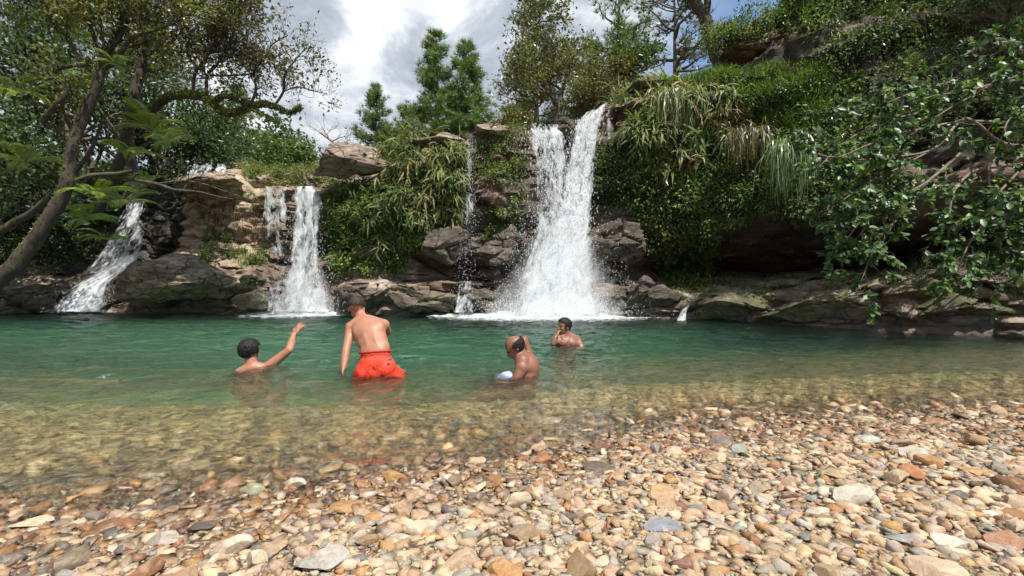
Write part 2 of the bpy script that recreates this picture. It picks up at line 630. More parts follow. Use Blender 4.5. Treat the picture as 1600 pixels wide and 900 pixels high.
# pool water
m = Mat('pool_water')
p = m.pos()
b1 = m.noise(7.0, 3, 0.5, m.scale(p, (0.8, 1.3, 1)), 0.6)
b2 = m.noise(19.0, 3, 0.5, m.scale(p, (0.8, 1.2, 1)), 0.4)
nrm = m.bump(m.math('ADD', b1, m.math('MULTIPLY', b2, 0.35))  , 0.95, 0.13)
fr = m.n('ShaderNodeFresnel', {'IOR': 1.33, 'Normal': nrm})
gl = m.n('ShaderNodeBsdfGlossy', {'Roughness': 0.04, 'Normal': nrm, 'Color': (1, 1, 1, 1)})
tr = m.n('ShaderNodeBsdfTransparent', {'Color': (0.97, 0.99, 0.98, 1)})
rf = m.n('ShaderNodeBsdfRefraction', {'IOR': 1.33, 'Roughness': 0.0, 'Normal': nrm, 'Color': (0.98, 1, 0.99, 1)})
body = m.n('ShaderNodeMixShader', {0: 0.5, 1: tr.outputs[0], 2: rf.outputs[0]})
sh = m.n('ShaderNodeMixShader', {0: fr.outputs[0], 1: body.outputs[0], 2: gl.outputs[0]})
va = m.n('ShaderNodeVolumeAbsorption', {'Color': (0.25, 0.82, 0.58, 1), 'Density': 0.36})
vs = m.n('ShaderNodeVolumeScatter', {'Color': (0.40, 0.88, 0.72, 1), 'Density': 0.07, 'Anisotropy': 0.0})
vadd = m.n('ShaderNodeAddShader', {0: va.outputs[0], 1: vs.outputs[0]})
m.nt.links.new(vadd.outputs[0], m.out.inputs['Volume'])
M_WATER = m.surf(sh)

# falling white water
m = Mat('white_water_sheet')
fl = m.attr('flow', 'Vector')
dens = m.attr('dens', 'Fac')
n1 = m.noise(5.0, 6, 0.62, m.scale(fl, (1, 0.38, 1)), 0.7)
n2 = m.noise(17.0, 4, 0.6, m.scale(fl, (1, 0.3, 1)), 0.5)
nn = m.math('ADD', m.math('MULTIPLY', n1, 0.7), m.math('MULTIPLY', n2, 0.3))
al = m.rng(m.math('ADD', nn, dens), 0.88, 1.06)
al = m.n('ShaderNodeClamp', {0: al}).outputs[0]
df = m.n('ShaderNodeBsdfDiffuse', {'Color': (0.86, 0.9, 0.93, 1), 'Normal': m.bump(nn, 1.0, 0.12)})
tl = m.n('ShaderNodeBsdfTranslucent', {'Color': (0.86, 0.9, 0.93, 1)})
wm = m.n('ShaderNodeMixShader', {0: 0.4, 1: df.outputs[0], 2: tl.outputs[0]})
tp = m.n('ShaderNodeBsdfTransparent')
M_SHEET = m.surf(m.n('ShaderNodeMixShader', {0: al, 1: tp.outputs[0], 2: wm.outputs[0]}))

m = Mat('drifting_spray')
fl = m.attr('flow', 'Vector')
dens = m.attr('dens', 'Fac')
nn = m.noise(2.6, 7, 0.68, m.scale(fl, (1, 0.7, 1)), 0.6)
al = m.n('ShaderNodeClamp', {0: m.rng(m.math('ADD', nn, dens), 0.62, 1.25, 0.0, 0.62)}).outputs[0]
df = m.n('ShaderNodeBsdfDiffuse', {'Color': (0.92, 0.94, 0.95, 1)})
tl = m.n('ShaderNodeBsdfTranslucent', {'Color': (0.92, 0.94, 0.95, 1)})
wm = m.n('ShaderNodeMixShader', {0: 0.5, 1: df.outputs[0], 2: tl.outputs[0]})
tp = m.n('ShaderNodeBsdfTransparent')
M_MIST = m.surf(m.n('ShaderNodeMixShader', {0: al, 1: tp.outputs[0], 2: wm.outputs[0]}))

m = Mat('water_droplets')
df = m.n('ShaderNodeBsdfDiffuse', {'Color': (0.92, 0.94, 0.95, 1)})
tl = m.n('ShaderNodeBsdfTranslucent', {'Color': (0.9, 0.93, 0.95, 1)})
wm = m.n('ShaderNodeMixShader', {0: 0.5, 1: df.outputs[0], 2: tl.outputs[0]})
tp = m.n('ShaderNodeBsdfTransparent')
M_DROP = m.surf(m.n('ShaderNodeMixShader', {0: 0.45, 1: tp.outputs[0], 2: wm.outputs[0]}))

# ------------------------------------------------------------------ ground, pool bed, beach
SHORE = np.array([(-24, -1.4), (-12, -0.1), (-6, 0.8), (-2.2, 1.72), (-1.2, 1.98), (-0.77, 2.14), (0.11, 2.54), (0.65, 2.86), (1.42, 3.14), (2.47, 3.24), (4.3, 3.5), (8, 4.3), (11, 4.8), (16, 5.6), (24, 7)])


def shore_s(x, y):
    """signed distance into the pool (positive under water)"""
    return (y - np.interp(x, SHORE[:, 0], SHORE[:, 1])) * 0.92


def gh(x, y, detail=True):
    x = np.asarray(x, float)
    y = np.asarray(y, float)
    s = shore_s(x, y)
    up = np.where(s < 0, np.minimum(-s * 0.075, 0.35) + np.maximum(-s - 4, 0) * 0.05, 0)
    dn = np.interp(s * np.interp(x, [-7, -0.5], [0.58, 1.0]), [0, 0.8, 1.6, 2.6, 3.4, 5, 8, 12], [0, 0.055, 0.15, 0.34, 0.72, 1.5, 2.3, 2.6])
    h = np.where(s < 0, up, -dn)
    if detail:
        P = np.stack([x, y, np.zeros_like(x)], -1)
        h = h + 0.05 * fbm(P * 1.3, 3) * np.clip(np.abs(s) * 0.7 + 0.12, 0.12, 1) + 0.012 * fbm(P * 6, 2)
    return h


xs = np.concatenate([np.linspace(-260, -17, 30)[:-1], np.linspace(-17, -5, 60)[:-1], np.linspace(-5, 7, 130)[:-1], np.linspace(7, 17, 40)[:-1], np.linspace(17, 260, 30)])
ys = np.concatenate([np.linspace(-260, -3, 30)[:-1], np.linspace(-3, 6, 100)[:-1], np.linspace(6, 16, 50)])
GX, GY = np.meshgrid(xs, ys, indexing='ij')
GZ = gh(GX, GY)
GZ = np.where(GY < -3, GZ + 0 * GZ, GZ)
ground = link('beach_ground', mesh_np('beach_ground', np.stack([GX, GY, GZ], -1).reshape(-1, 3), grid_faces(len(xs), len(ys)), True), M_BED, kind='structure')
ground['label'] = 'pebble beach sloping down into the green pool'

# ------------------------------------------------------------------ pool water
wx = np.concatenate([np.linspace(-30, -16, 8)[:-1], np.linspace(-16, 11, 340)[:-1], np.linspace(11, 30, 10)])
wy = np.concatenate([np.linspace(-4, 1, 6)[:-1], np.linspace(1, 8, 175)[:-1], np.linspace(8, 16, 90)[:-1], np.linspace(16, 20, 4)])
WX, WY = np.meshgrid(wx, wy, indexing='ij')
P = np.stack([WX, WY, np.zeros_like(WX)], -1)
ss = shore_s(WX, WY)
warp = P + 0.35 * np.stack([fbm(P * 0.7, 2), fbm(P * 0.7 + 31, 2), np.zeros_like(WX)], -1)
w1 = fbm(warp * np.array((1.0, 1.6, 1)) * 1.9, 3)
w2 = 1 - 2 * np.abs(fbm(warp * np.array((1.0, 1.9, 1)) * 2.3 + 9, 2))
ampl = np.interp(ss, [-1, 0, 1, 3, 8], [0.0, 0.005, 0.020, 0.062, 0.062])
rcalm = 1 - 0.6 * smooth01(WX - 0.5 * (WY - 6), 2.5, 6)
WZ = ampl * rcalm * (w1 * 1.3 + 0.45 * w2)
for rx_, ry_, ra_ in ((-2.75, 5.22, 0.010), (-1.36, 4.86, 0.012), (0.08, 4.92, 0.012), (0.78, 7.0, 0.010)):      # rings round the bathers
    rr_ = np.hypot(WX - rx_, WY - ry_) + 0.05 * w1
    WZ = WZ + ra_ * np.cos(rr_ * 2 * math.pi / 0.26) * np.exp(-rr_ / 0.5)
V = np.stack([WX, WY, WZ], -1).reshape(-1, 3)
F = grid_faces(len(wx), len(wy))
nb = len(V)
V = np.concatenate([V, [(-30, -4, -4.0), (30, -4, -4.0), (30, 20, -4.0), (-30, 20, -4.0)]])
a = np.arange(nb).reshape(len(wx), len(wy))
ring = np.concatenate([a[:, 0], a[-1, 1:], a[::-1, -1][1:], a[0, ::-1][1:-1]])
side = []
cor = [nb, nb + 1, nb + 2, nb + 3]
seg = [len(wx) - 1, len(wx) - 1 + len(wy) - 1, 2 * (len(wx) - 1) + len(wy) - 1, len(ring)]
for i in range(len(ring)):
    k = 0 if i < seg[0] else 1 if i < seg[1] else 2 if i < seg[2] else 3
    side.append((ring[(i + 1) % len(ring)], ring[i], cor[k]))
for k, i in enumerate([seg[0], seg[1], seg[2], 0]):
    side.append((ring[i % len(ring)], cor[k], cor[(k + 1) % 4]))
me = mesh_np('pool_water', V, [F, np.array(side), np.array([(nb + 3, nb + 2, nb + 1), (nb + 3, nb + 1, nb)])], True)
bm = bmesh.new()
bm.from_mesh(me)
bmesh.ops.recalc_face_normals(bm, faces=bm.faces)
bm.to_mesh(me)
bm.free()
pool = link('pool_water', me, M_WATER, kind='structure')
pool['label'] = 'clear green pool below the waterfalls'

# ------------------------------------------------------------------ cliff
BANK = [(-0.6, -2.6), (0, 0), (0.4, 0.5), (0.9, 0.8), (1.6, 1.5), (2.6, 2.8), (3.6, 4.0), (5.5, 5.2), (30, 10)]
ST = [
    ((-9.6, 1.0), BANK), ((-10.6, 7.0), BANK), ((-12.0, 10), BANK), ((-14.0, 12.4), BANK), ((-14.7, 14.0), BANK),
    ((-13.2, 14.5), [(-0.6, -2.6), (0, 0), (0.3, 0.5), (0.9, 0.9), (1.5, 1.5), (2.3, 2.8), (3.2, 4.2), (5.0, 5.0), (30, 9)]),
    ((-12.0, 14.4), [(-0.6, -2.6), (0, 0), (0.3, 0.45), (0.9, 0.9), (1.4, 1.3), (2.0, 2.3), (2.5, 3.7), (4.5, 4.0), (30, 6)]),
    ((-10.3, 14.2), [(-0.5, -2.6), (0, 0), (0.25, 0.6), (0.9, 1.25), (1.6, 1.7), (1.75, 2.8), (1.95, 4.3), (4.0, 5.2), (30, 7)]),
    ((-8.4, 14.0), [(-0.5, -2.6), (0, 0), (0.2, 0.6), (0.8, 1.25), (1.3, 1.65), (1.4, 2.6), (1.55, 3.8), (4.0, 5.1), (30, 7)]),
    ((-6.8, 13.7), [(-0.4, -2.6), (0, 0), (0.2, 0.5), (0.5, 0.9), (0.9, 1.15), (1.0, 2.4), (1.1, 3.65), (4.0, 5.1), (30, 7)]),
    ((-5.6, 13.5), [(-0.4, -2.6), (0, 0), (0.15, 0.3), (0.4, 0.6), (0.7, 0.85), (0.8, 2.2), (0.85, 3.55), (4.0, 5.0), (30, 7)]),
    ((-4.4, 13.1), [(-0.3, -2.6), (0, 0), (0.1, 0.9), (0.7, 1.0), (0.8, 1.3), (0.55, 2.4), (0.75, 3.55), (3.5, 4.8), (30, 7)]),
    ((-3.2, 13.0), [(-0.3, -2.6), (0, 0), (0.1, 0.9), (0.8, 0.98), (0.9, 1.35), (0.42, 2.5), (0.6, 4.75), (4.0, 4.9), (30, 9)]),
    ((-1.9, 12.9), [(-0.3, -2.6), (0, 0), (0.12, 0.92), (1.0, 0.98), (1.1, 1.3), (0.35, 2.0), (0.5, 5.05), (4.0, 5.2), (30, 9)]),
    ((0.0, 12.7), [(-0.3, -2.6), (0, 0), (0.12, 0.9), (1.0, 0.95), (1.1, 1.3), (0.4, 1.9), (0.5, 5.25), (4.0, 5.4), (30, 9)]),
    ((1.2, 12.7), [(-0.3, -2.6), (0, 0), (0.2, 0.8), (0.7, 0.9), (0.8, 1.3), (0.55, 2.2), (0.6, 5.05), (4.0, 5.3), (30, 9)]),
    ((2.7, 12.5), [(-0.3, -2.6), (0, 0), (0.15, 0.8), (0.8, 0.9), (0.95, 1.3), (0.3, 2.6), (0.7, 5.75), (4.0, 6.3), (30, 10)]),
    ((4.7, 11.9), [(-0.3, -2.6), (0, 0), (0.2, 0.6), (1.2, 0.85), (3.2, 1.2), (0.5, 2.2), (1.1, 6.2), (3.0, 6.9), (30, 12)]),
    ((5.5, 10.9), [(-0.3, -2.6), (0, 0), (0.2, 0.6), (1.2, 0.95), (3.6, 1.3), (0.5, 2.5), (1.6, 6.0), (2.6, 9.4), (30, 18)]),
    ((6.4, 9.7), [(-0.3, -2.6), (0, 0), (0.15, 0.7), (1.0, 1.0), (4.8, 1.4), (0.55, 2.45), (1.8, 5.6), (3.6, 9.4), (30, 20)]),
    ((8.5, 8.1), [(-0.3, -2.6), (0, 0), (0.2, 0.9), (0.8, 1.25), (4.4, 1.6), (0.8, 2.7), (2.0, 5.2), (4.4, 8.8), (30, 20)]),
    ((12.0, 6.9), [(-0.3, -2.6), (0, 0), (0.2, 0.9), (0.8, 1.25), (2.2, 1.6), (1.4, 2.8), (2.4, 5.2), (4.6, 8.8), (30, 20)]),
    ((17.0, 4.0), [(-0.3, -2.6), (0, 0), (0.2, 0.9), (0.8, 1.25), (2.0, 1.6), (1.6, 2.8), (2.6, 5.2), (4.8, 8.8), (30, 20)]),
]
foot = np.array([s[0] for s in ST], float)
prof = np.array([s[1] for s in ST], float)                      # stations, K, 2
arc = np.concatenate([[0], np.cumsum(np.linalg.norm(np.diff(foot, axis=0), axis=1))])
# finer steps where the camera looks
NS = 600
sarc = np.linspace(0, arc[-1], NS)
cm = catmull(foot, 30)
carc = np.linspace(0, len(foot) - 1, len(cm))
idx = np.interp(sarc, arc, np.arange(len(foot)))
fx = np.interp(idx, carc, cm[:, 0])
fy = np.interp(idx, carc, cm[:, 1])
ker = np.ones(15) / 15
pad = lambda q: np.convolve(np.concatenate([np.full(7, q[0]), q, np.full(7, q[-1])]), ker, 'valid')
tx, ty = np.gradient(pad(fx)), np.gradient(pad(fy))
tl_ = np.hypot(tx, ty)
NX, NY = -pad(ty / tl_), pad(tx / tl_)
segs = [6, 14, 10, 8, 22, 40, 30, 26]
vpar = np.concatenate([k + np.linspace(0, 1, n, endpoint=False) for k, n in enumerate(segs)] + [[8.0]])
vpar = np.where(vpar > 7, 7 + (vpar - 7) ** 2.2, vpar)
NV = len(vpar)
pi = np.empty((NS, 9, 2))
fr_ = idx - np.floor(idx)
i0 = np.minimum(np.floor(idx).astype(int), len(foot) - 2)
fr_ = idx - i0
w_ = (fr_ * fr_ * (3 - 2 * fr_))[:, None, None]
pi = prof[i0] * (1 - w_) + prof[i0 + 1] * w_
# wobble the ledge heights along the cliff so that no line runs dead straight
wob = fbm(np.stack([sarc * 0.9, np.zeros(NS), np.zeros(NS)], -1), 4)
wob2 = fbm(np.stack([sarc * 0.7, np.zeros(NS) + 5, np.zeros(NS)], -1), 4)
pi[:, 2:5, 1] += 0.22 * wob[:, None]
pi[:, 2:5, 0] += 0.3 * wob2[:, None]
pi[:, 5:8, 1] += 0.22 * wob2[:, None]
k0 = np.minimum(np.floor(vpar).astype(int), 7)
kf = vpar - k0
OFF = pi[:, k0, 0] * (1 - kf) + pi[:, k0 + 1, 0] * kf
ZZ = pi[:, k0, 1] * (1 - kf) + pi[:, k0 + 1, 1] * kf
CX = fx[:, None] + NX[:, None] * OFF
CY = fy[:, None] + NY[:, None] * OFF
CP3 = np.stack([CX, CY, ZZ], -1)
warp = CP3 + 0.35 * np.stack([fbm(CP3 * 0.8, 3), fbm(CP3 * 0.8 + 40, 3), 0.5 * fbm(CP3 * 0.8 + 80, 3)], -1)
d1, d2, cid = worley(warp * np.array((0.42, 0.42, 0.85)))
d1b, d2b, cidb = worley(warp * np.array((1.1, 1.1, 3.6)) + 7)
strata = fbm(warp * np.array((0.4, 0.4, 3.4)), 3)
disp = 0.42 * (cid - 0.5) - 0.16 * np.exp(-((d2 - d1) / 0.06) ** 2) + 0.20 * (cidb - 0.5) - 0.06 * np.exp(-((d2b - d1b) / 0.1) ** 2) + 0.22 * strata + 0.10 * fbm(CP3 * 5, 3)
damp = np.interp(vpar, [0, 1, 1.5, 6.2, 7, 8], [0.4, 0.6, 1, 1, 1, 2.5])[None, :]
disp = disp * damp
CX = CX - NX[:, None] * disp
CY = CY - NY[:, None] * disp
ZZ = ZZ + 0.10 * fbm(CP3 * 1.7 + 11, 3) * (vpar > 1.2) + np.where(vpar > 6, 0.35 * disp, 0)[...]
CPOS = np.stack([CX, CY, ZZ], -1)
CPX = proj(CPOS)
FALLS = [(470, 300, 490, 45), (880, 180, 500, 75), (735, 210, 500, 14), (170, 300, 490, 60), (985, 330, 500, 35)]
wet = np.zeros(CX.shape)
for fxp, y0, y1, hw in FALLS:
    wet = np.maximum(wet, (1 - smooth01(np.abs(CPX[..., 0] - fxp), hw, hw + 45)) * smooth01(CPX[..., 1], y0 - 30, y0 + 20))
wet = np.maximum(wet, 1 - smooth01(ZZ + 0.35 * fbm(CP3 * 1.2, 3), 0.15, 0.55))
wet = np.maximum(wet, smooth01(CPX[..., 0], 1090, 1140) * smooth01(CPX[..., 1] + 25 * fbm(CP3, 3), 325, 360) * smooth01(ZZ, 0.95, 1.25))  # rock round the cave darkened as wet: its shade painted into the colour
wet = np.where(np.abs(vpar - 0) < 0.9, 1.0, wet)
soil = np.zeros(CX.shape)
soil = np.where(CPOS[..., 0] < -11.0, smooth01(ZZ + 0.5 * fbm(CP3, 3), 0.9, 1.8), soil)
soil = np.maximum(soil, smooth01(vpar, 7.05, 7.3)[None, :])
hillr = smooth01(CPX[..., 0], 1090, 1180) * smooth01(ZZ + 0.8 * fbm(CP3 * 0.9, 3), 2.7, 3.6)
soil = np.maximum(soil, hillr * (0.35 + 0.65 * smooth01(fbm(CP3 * 0.8 + 3, 3), -0.25, 0.05)))
tan = smooth01(CPX[..., 0] + 60 * fbm(CP3 * 0.7 + 21, 3), 225, 270) * (1 - smooth01(CPX[..., 0] + 60 * fbm(CP3 * 0.7 + 27, 3), 400, 470)) * smooth01(ZZ, 1.0, 1.8)
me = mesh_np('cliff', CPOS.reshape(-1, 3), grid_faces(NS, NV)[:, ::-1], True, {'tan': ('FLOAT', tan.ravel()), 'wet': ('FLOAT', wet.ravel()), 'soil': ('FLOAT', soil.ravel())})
try:
    me.set_sharp_from_angle(angle=math.radians(42))
except Exception:
    pass
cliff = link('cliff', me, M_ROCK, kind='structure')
cliff['label'] = 'brown layered rock cliff around the pool'

# plateau and hills behind the cliff
hx = np.linspace(-400, 400, 90)
hy = np.concatenate([np.linspace(17, 60, 30)[:-1], np.linspace(60, 420, 30)])
HX, HY = np.meshgrid(hx, hy, indexing='ij')
HZ = 2.6 + (HY - 17) * 0.05 + 2.0 * fbm(np.stack([HX, HY, 0 * HX], -1) * 0.03, 4) + 9 * smooth01(HX, 8, 40) + 4 * smooth01(-HX, 20, 60)
link('hill', mesh_np('hill', np.stack([HX, HY, HZ], -1).reshape(-1, 3), grid_faces(len(hx), len(hy)), True), M_SOIL, kind='structure')


def hill_z(x, y):
    x, y = float(x), float(y)
    p3 = np.array([[x, y, 0.0]])
    return float(2.6 + (y - 17) * 0.05 + 2.0 * fbm(p3 * 0.03, 4)[0] + 9 * smooth01(x, 8, 40) + 4 * smooth01(-x, 20, 60))

# ------------------------------------------------------------------ boulders


def ico(sub):
    bm = bmesh.new()
    bmesh.ops.create_icosphere(bm, subdivisions=sub, radius=1.0)
    V = np.array([v.co[:] for v in bm.verts])
    F = np.array([[v.index for v in f.verts] for f in bm.faces])
    bm.free()
    return V, F


ICO = {k: ico(k) for k in (1, 2, 3, 5)}


def cut_stone(sub, rng, ncut=9, lo=0.55, hi=0.9, noise=0.0):
    V, F = ICO[sub]
    V = V.copy()
    for k in range(ncut):
        n = rng.normal(size=3)
        n /= np.linalg.norm(n)
        d = rng.uniform(lo, hi)
        t = V @ n - d
        V -= np.where(t > 0, t, 0)[:, None] * n
    if noise:
        V *= (1 + noise * fbm(V * 2.2 + rng.uniform(0, 50), 4))[:, None]
    return V, F


def boulder(name, px, py, Y, half, mat, label, seed, rot=0.0, noise=0.16, rock_group=None):
    rng = np.random.default_rng(seed)
    V, F = cut_stone(5, rng, 18, 0.42, 0.85)
    V = V / np.abs(V).max(0) * np.array(half)
    c_, s_ = math.cos(rot), math.sin(rot)
    V = V @ np.array([(c_, s_, 0), (-s_, c_, 0), (0, 0, 1)])
    N = V / (np.linalg.norm(V, axis=1)[:, None] + 1e-9)
    w = V + 0.15 * fbm(V * 1.5 + seed, 2)[:, None]
    a1, a2, ci = worley(w * np.array((1.1, 1.1, 2.6)) + seed)
    V = V + N * (1.15 * noise * (ci - 0.5) - 0.55 * noise * np.exp(-((a2 - a1) / 0.05) ** 2) + 0.45 * noise * fbm(V * np.array((3, 3, 7)) + seed, 5))[:, None]
    c = at(px, py, Y)
    me = mesh_np(name, V, F, True)
    me.set_sharp_from_angle(angle=math.radians(38))
    o = link(name, me, mat, label=label, cat='rock', group=rock_group)
    o.location = c
    return o


boulder('boulder', 551, 258, 13.95, (1.5, 0.9, 0.70), M_BOULDER_DRY, 'big pale brown cracked boulder on the cliff top beside the shorter waterfall', 21, 0.1)
boulder('boulder', 672, 222, 13.6, (0.95, 0.7, 0.27), M_BOULDER_DRY, 'pale brown cap rock above the bamboo grass, left of the thin trickle', 22)
boulder('boulder', 776, 212, 13.7, (0.75, 0.6, 0.30), M_BOULDER_DRY, 'reddish cap rock on the cliff edge between trickle and tall waterfall', 23)
boulder('boulder', 884, 198, 13.35, (0.24, 0.5, 0.42), M_BOULDER_SOAK, 'small reddish rock splitting the tall waterfall at its lip', 24)
boulder('flat_rock', 300, 448, 14.1, (1.95, 1.1, 0.85), M_BOULDER_BROWN, 'broad sunlit brown rock slab between the shaded cascade and shorter waterfall', 25, 0.15, 0.22)
boulder('boulder', 398, 442, 13.7, (0.5, 0.45, 0.32), M_BOULDER_MOSS, 'upper rounded mossy boulder at the shorter waterfall foot', 26)
boulder('boulder', 400, 470, 13.4, (0.62, 0.5, 0.30), M_BOULDER_BROWN, 'lower wet brown boulder at the shorter waterfall foot', 27)
boulder('boulder', 570, 462, 13.1, (0.75, 0.5, 0.50), M_BOULDER_SOAK, 'dark wet ledge block just right of the shorter waterfall', 28)
boulder('boulder', 660, 462, 12.95, (0.95, 0.5, 0.46), M_BOULDER_WET, 'brown cracked ledge block at the waterline left of the trickle', 29, -0.1)
boulder('boulder', 752, 466, 12.85, (0.75, 0.5, 0.42), M_BOULDER_SOAK, 'dark ledge block between trickle and tall waterfall foot', 30)
boulder('boulder', 1010, 462, 12.4, (0.85, 0.6, 0.46), M_BOULDER_SOAK, 'black wet ledge rock at the right foot of the tall waterfall', 31)
boulder('boulder', 970, 378, 12.75, (0.9, 0.5, 0.72), M_BOULDER_SOAK, 'glistening wet rock bulge right of the tall waterfall spray', 32)
boulder('flat_rock', 1175, 480, 11.4, (1.15, 0.8, 0.42), M_BOULDER_MOSS, 'mossy low rock ledge right of the small pool spout', 33, -0.5)
boulder('flat_rock', 1315, 482, 10.1, (1.5, 0.9, 0.45), M_BOULDER_MOSS, 'long mossy rock ledge in front of the dark cave', 34, -0.7)
boulder('flat_rock', 1480, 480, 9.2, (1.6, 0.9, 0.5), M_BOULDER_MOSS, 'shaded earthy rock ledge below the hanging leafy branches', 35, -0.65)
boulder('boulder', 1592, 524, 8.0, (0.22, 0.3, 0.13), M_BOULDER_WET, 'small dark rock at the far right waterline', 36)
boulder('rock_outcrop', 1225, 78, 13.4, (1.6, 1.2, 0.62), M_BOULDER_DRY, 'brown rock outcrop jutting from the green hillside at the upper right', 37, -0.4, 0.22)
boulder('flat_rock', 1150, 186, 12.6, (0.75, 0.6, 0.11), M_BOULDER_DRY, 'pale flat rock slab between two grassy patches on the right slope', 38, -0.3, 0.05)
boulder('flat_rock', 1022, 137, 13.4, (0.95, 0.6, 0.12), M_BOULDER_DRY, 'pale flat rock slab at the slope edge above the tall waterfall', 39, 0.35, 0.06)
boulder('boulder', 60, 462, 14.4, (0.9, 0.7, 0.5), M_BOULDER_WET, 'dark shaded rock left of the shaded cascade', 41)
boulder('boulder', 320, 285, 15.6, (1.3, 0.8, 0.42), M_BOULDER_BROWN, 'pale sunlit rock below the upper left sliding water', 42)
boulder('boulder', 690, 385, 13.0, (0.8, 0.45, 0.55), M_BOULDER_SOAK, 'pinkish overhanging rock bulge left of the trickle', 43)
boulder('boulder', 790, 385, 12.9, (0.7, 0.45, 0.6), M_BOULDER_SOAK, 'wet pinkish rock bulge between trickle and tall waterfall', 44)

# ------------------------------------------------------------------ waterfalls


def section_interp(secs, n):
    secs = np.array(secs, float)
    t = np.linspace(0, len(secs) - 1, n)
    S = np.stack([np.interp(t, np.arange(len(secs)), secs[:, k]) for k in range(secs.shape[1])], -1)
    return S


def sec_point(S, s):
    """S rows (Lpx,Lpy,Rpx,Rpy,Y,dens), s in 0..1 -> world"""
    px = S[:, 0] * (1 - s) + S[:, 2] * s
    py = S[:, 1] * (1 - s) + S[:, 3] * s
    Y = S[:, 4]
    dx, dz = (px - 800) / F_PX, -(py - 450) / F_PX
    dy = CP + dz * SP
    k = Y / dy
    return np.stack([dx * k, Y, CAM_H + (-SP + dz * CP) * k], -1)


OCT_V = np.array([(1, 0, 0), (-1, 0, 0), (0, 1, 0), (0, -1, 0), (0, 0, 1.3), (0, 0, -1.3)], float)
OCT_F = np.array([(0, 2, 4), (2, 1, 4), (1, 3, 4), (3, 0, 4), (2, 0, 5), (1, 2, 5), (3, 1, 5), (0, 3, 5)])


def mist_part(name, secs_list, parent, layers, gap, seed):
    o = water_part(name, secs_list, parent, layers, gap, seed, 30)
    o.data.materials.clear()
    o.data.materials.append(M_MIST)
    o['kind'] = 'stuff'
    return o


def water_part(name, secs_list, parent, layers=3, gap=0.10, seed=0, nv=60):
    V_, F_, fl_, de_ = [], [], [], []
    n0 = 0
    for si, secs in enumerate(secs_list):
        for L in range(layers):
            S = section_interp(secs, nv)
            nu = 26
            G = np.empty((nv, nu, 3))
            D = np.empty((nv, nu))
            for j, s in enumerate(np.linspace(0, 1, nu)):
                G[:, j] = sec_point(S, s)
                edge = min(s, 1 - s)
                D[:, j] = S[:, 5] - 0.22 * (1 - smooth01(edge, 0, 0.22))
            drop = np.cumsum(np.concatenate([[0], np.linalg.norm(np.diff(G[:, nu // 2], axis=0), axis=1)]))
            lat = np.linspace(0, 1, nu)[None, :] * np.linalg.norm(G[:, -1] - G[:, 0], axis=1)[:, None]
            fl = np.stack([lat, np.repeat(drop[:, None], nu, 1), np.full((nv, nu), seed + 3.7 * L + 11 * si)], -1)
            bul = 0.09 * fbm(np.stack([lat * 3, np.repeat(drop[:, None], nu, 1) * 0.9, np.full((nv, nu), L + seed)], -1), 3)
            G[..., 1] += L * gap - bul - gap
            G[..., 0] += 0.04 * fbm(fl * np.array((2, 1.2, 1)) + 5, 2)
            D = D + 0.20 * fbm(np.stack([lat * 3.2, drop[:, None] * 0.12 + 0 * lat, np.full((nv, nu), seed + 2.0 * L)], -1), 3) - 0.10 * (1 - smooth01(drop, 0.0, 0.5))[:, None]
            de = D - 0.05 * L
            V_.append(G.reshape(-1, 3))
            F_.append(grid_faces(nv, nu) + n0)
            fl_.append(fl.reshape(-1, 3))
            de_.append(de.ravel())
            n0 += nv * nu
    me = mesh_np(name, np.concatenate(V_), np.concatenate(F_), True, {'flow': ('FLOAT_VECTOR', np.concatenate(fl_)), 'dens': ('FLOAT', np.concatenate(de_))})
    return link(name, me, M_SHEET, parent=parent)


def droplets(name, secs, n, parent, rng, size=(0.006, 0.02), spread=0.12, tpow=1.0, depth=0.25, cluster=True, stretch=1.6):
    S = section_interp(secs, 400)
    t = rng.random(n) ** (1 / tpow)
    ti = np.clip((t * 399).astype(int), 0, 399)
    s = rng.normal(0.5, 0.27, n)
    if cluster:       # ragged comb of drops
        s = s + 0.12 * fbm(np.stack([s * 6, t * 9, np.zeros(n)], -1), 3)
    P = sec_point(S[ti], s)
    P[:, 1] += rng.normal(-0.1, depth, n)
    P[:, 0] += rng.normal(0, spread, n) * t
    P[:, 2] += rng.normal(0, 0.06, n)
    P = P[P[:, 2] > 0.0]
    n = len(P)
    r = rng.uniform(size[0], size[1], n) * rng.random(n) ** 0.6
    sc = np.stack([r, r, r * rng.uniform(1, stretch, n)], -1)
    rot = np.repeat(np.eye(3)[None], n, 0)
    V, F, C = stamp(OCT_V, OCT_F, P, rot, sc, np.ones((n, 3)))
    return link(name, mesh_np(name, V, F, False), M_DROP, parent=parent, kind='stuff')


def foam(name, x0, x1, y0, y1, parent, seed, dens=0.5):
    nx_, ny_ = 70, 24
    X, Y = np.meshgrid(np.linspace(x0, x1, nx_), np.linspace(y0, y1, ny_), indexing='ij')
    P = np.stack([X, Y, 0 * X], -1)
    u = (X - (x0 + x1) / 2) / ((x1 - x0) / 2)
    v = (Y - y1) / (y0 - y1)                       # 0 at the rock, 1 towards the pool
    Z = 0.06 + 0.20 * np.clip(1 - np.abs(u) ** 2 - v * 3, 0, 1) * (0.6 + 0.8 * fbm(P * 4 + seed, 3)) + 0.02 * fbm(P * 9 + seed, 2)
    D = dens + 0.16 - 0.44 * np.clip(0.7 * np.abs(u) ** 3 + v ** 0.9, 0, 1.4)
    fl = np.stack([X * 1.2, Y * 2.2, 0 * X + seed], -1)
    me = mesh_np(name, np.stack([X, Y, Z], -1).reshape(-1, 3), grid_faces(nx_, ny_), True, {'flow': ('FLOAT_VECTOR', fl.reshape(-1, 3)), 'dens': ('FLOAT', D.ravel())})
    return link(name, me, M_SHEET, parent=parent)


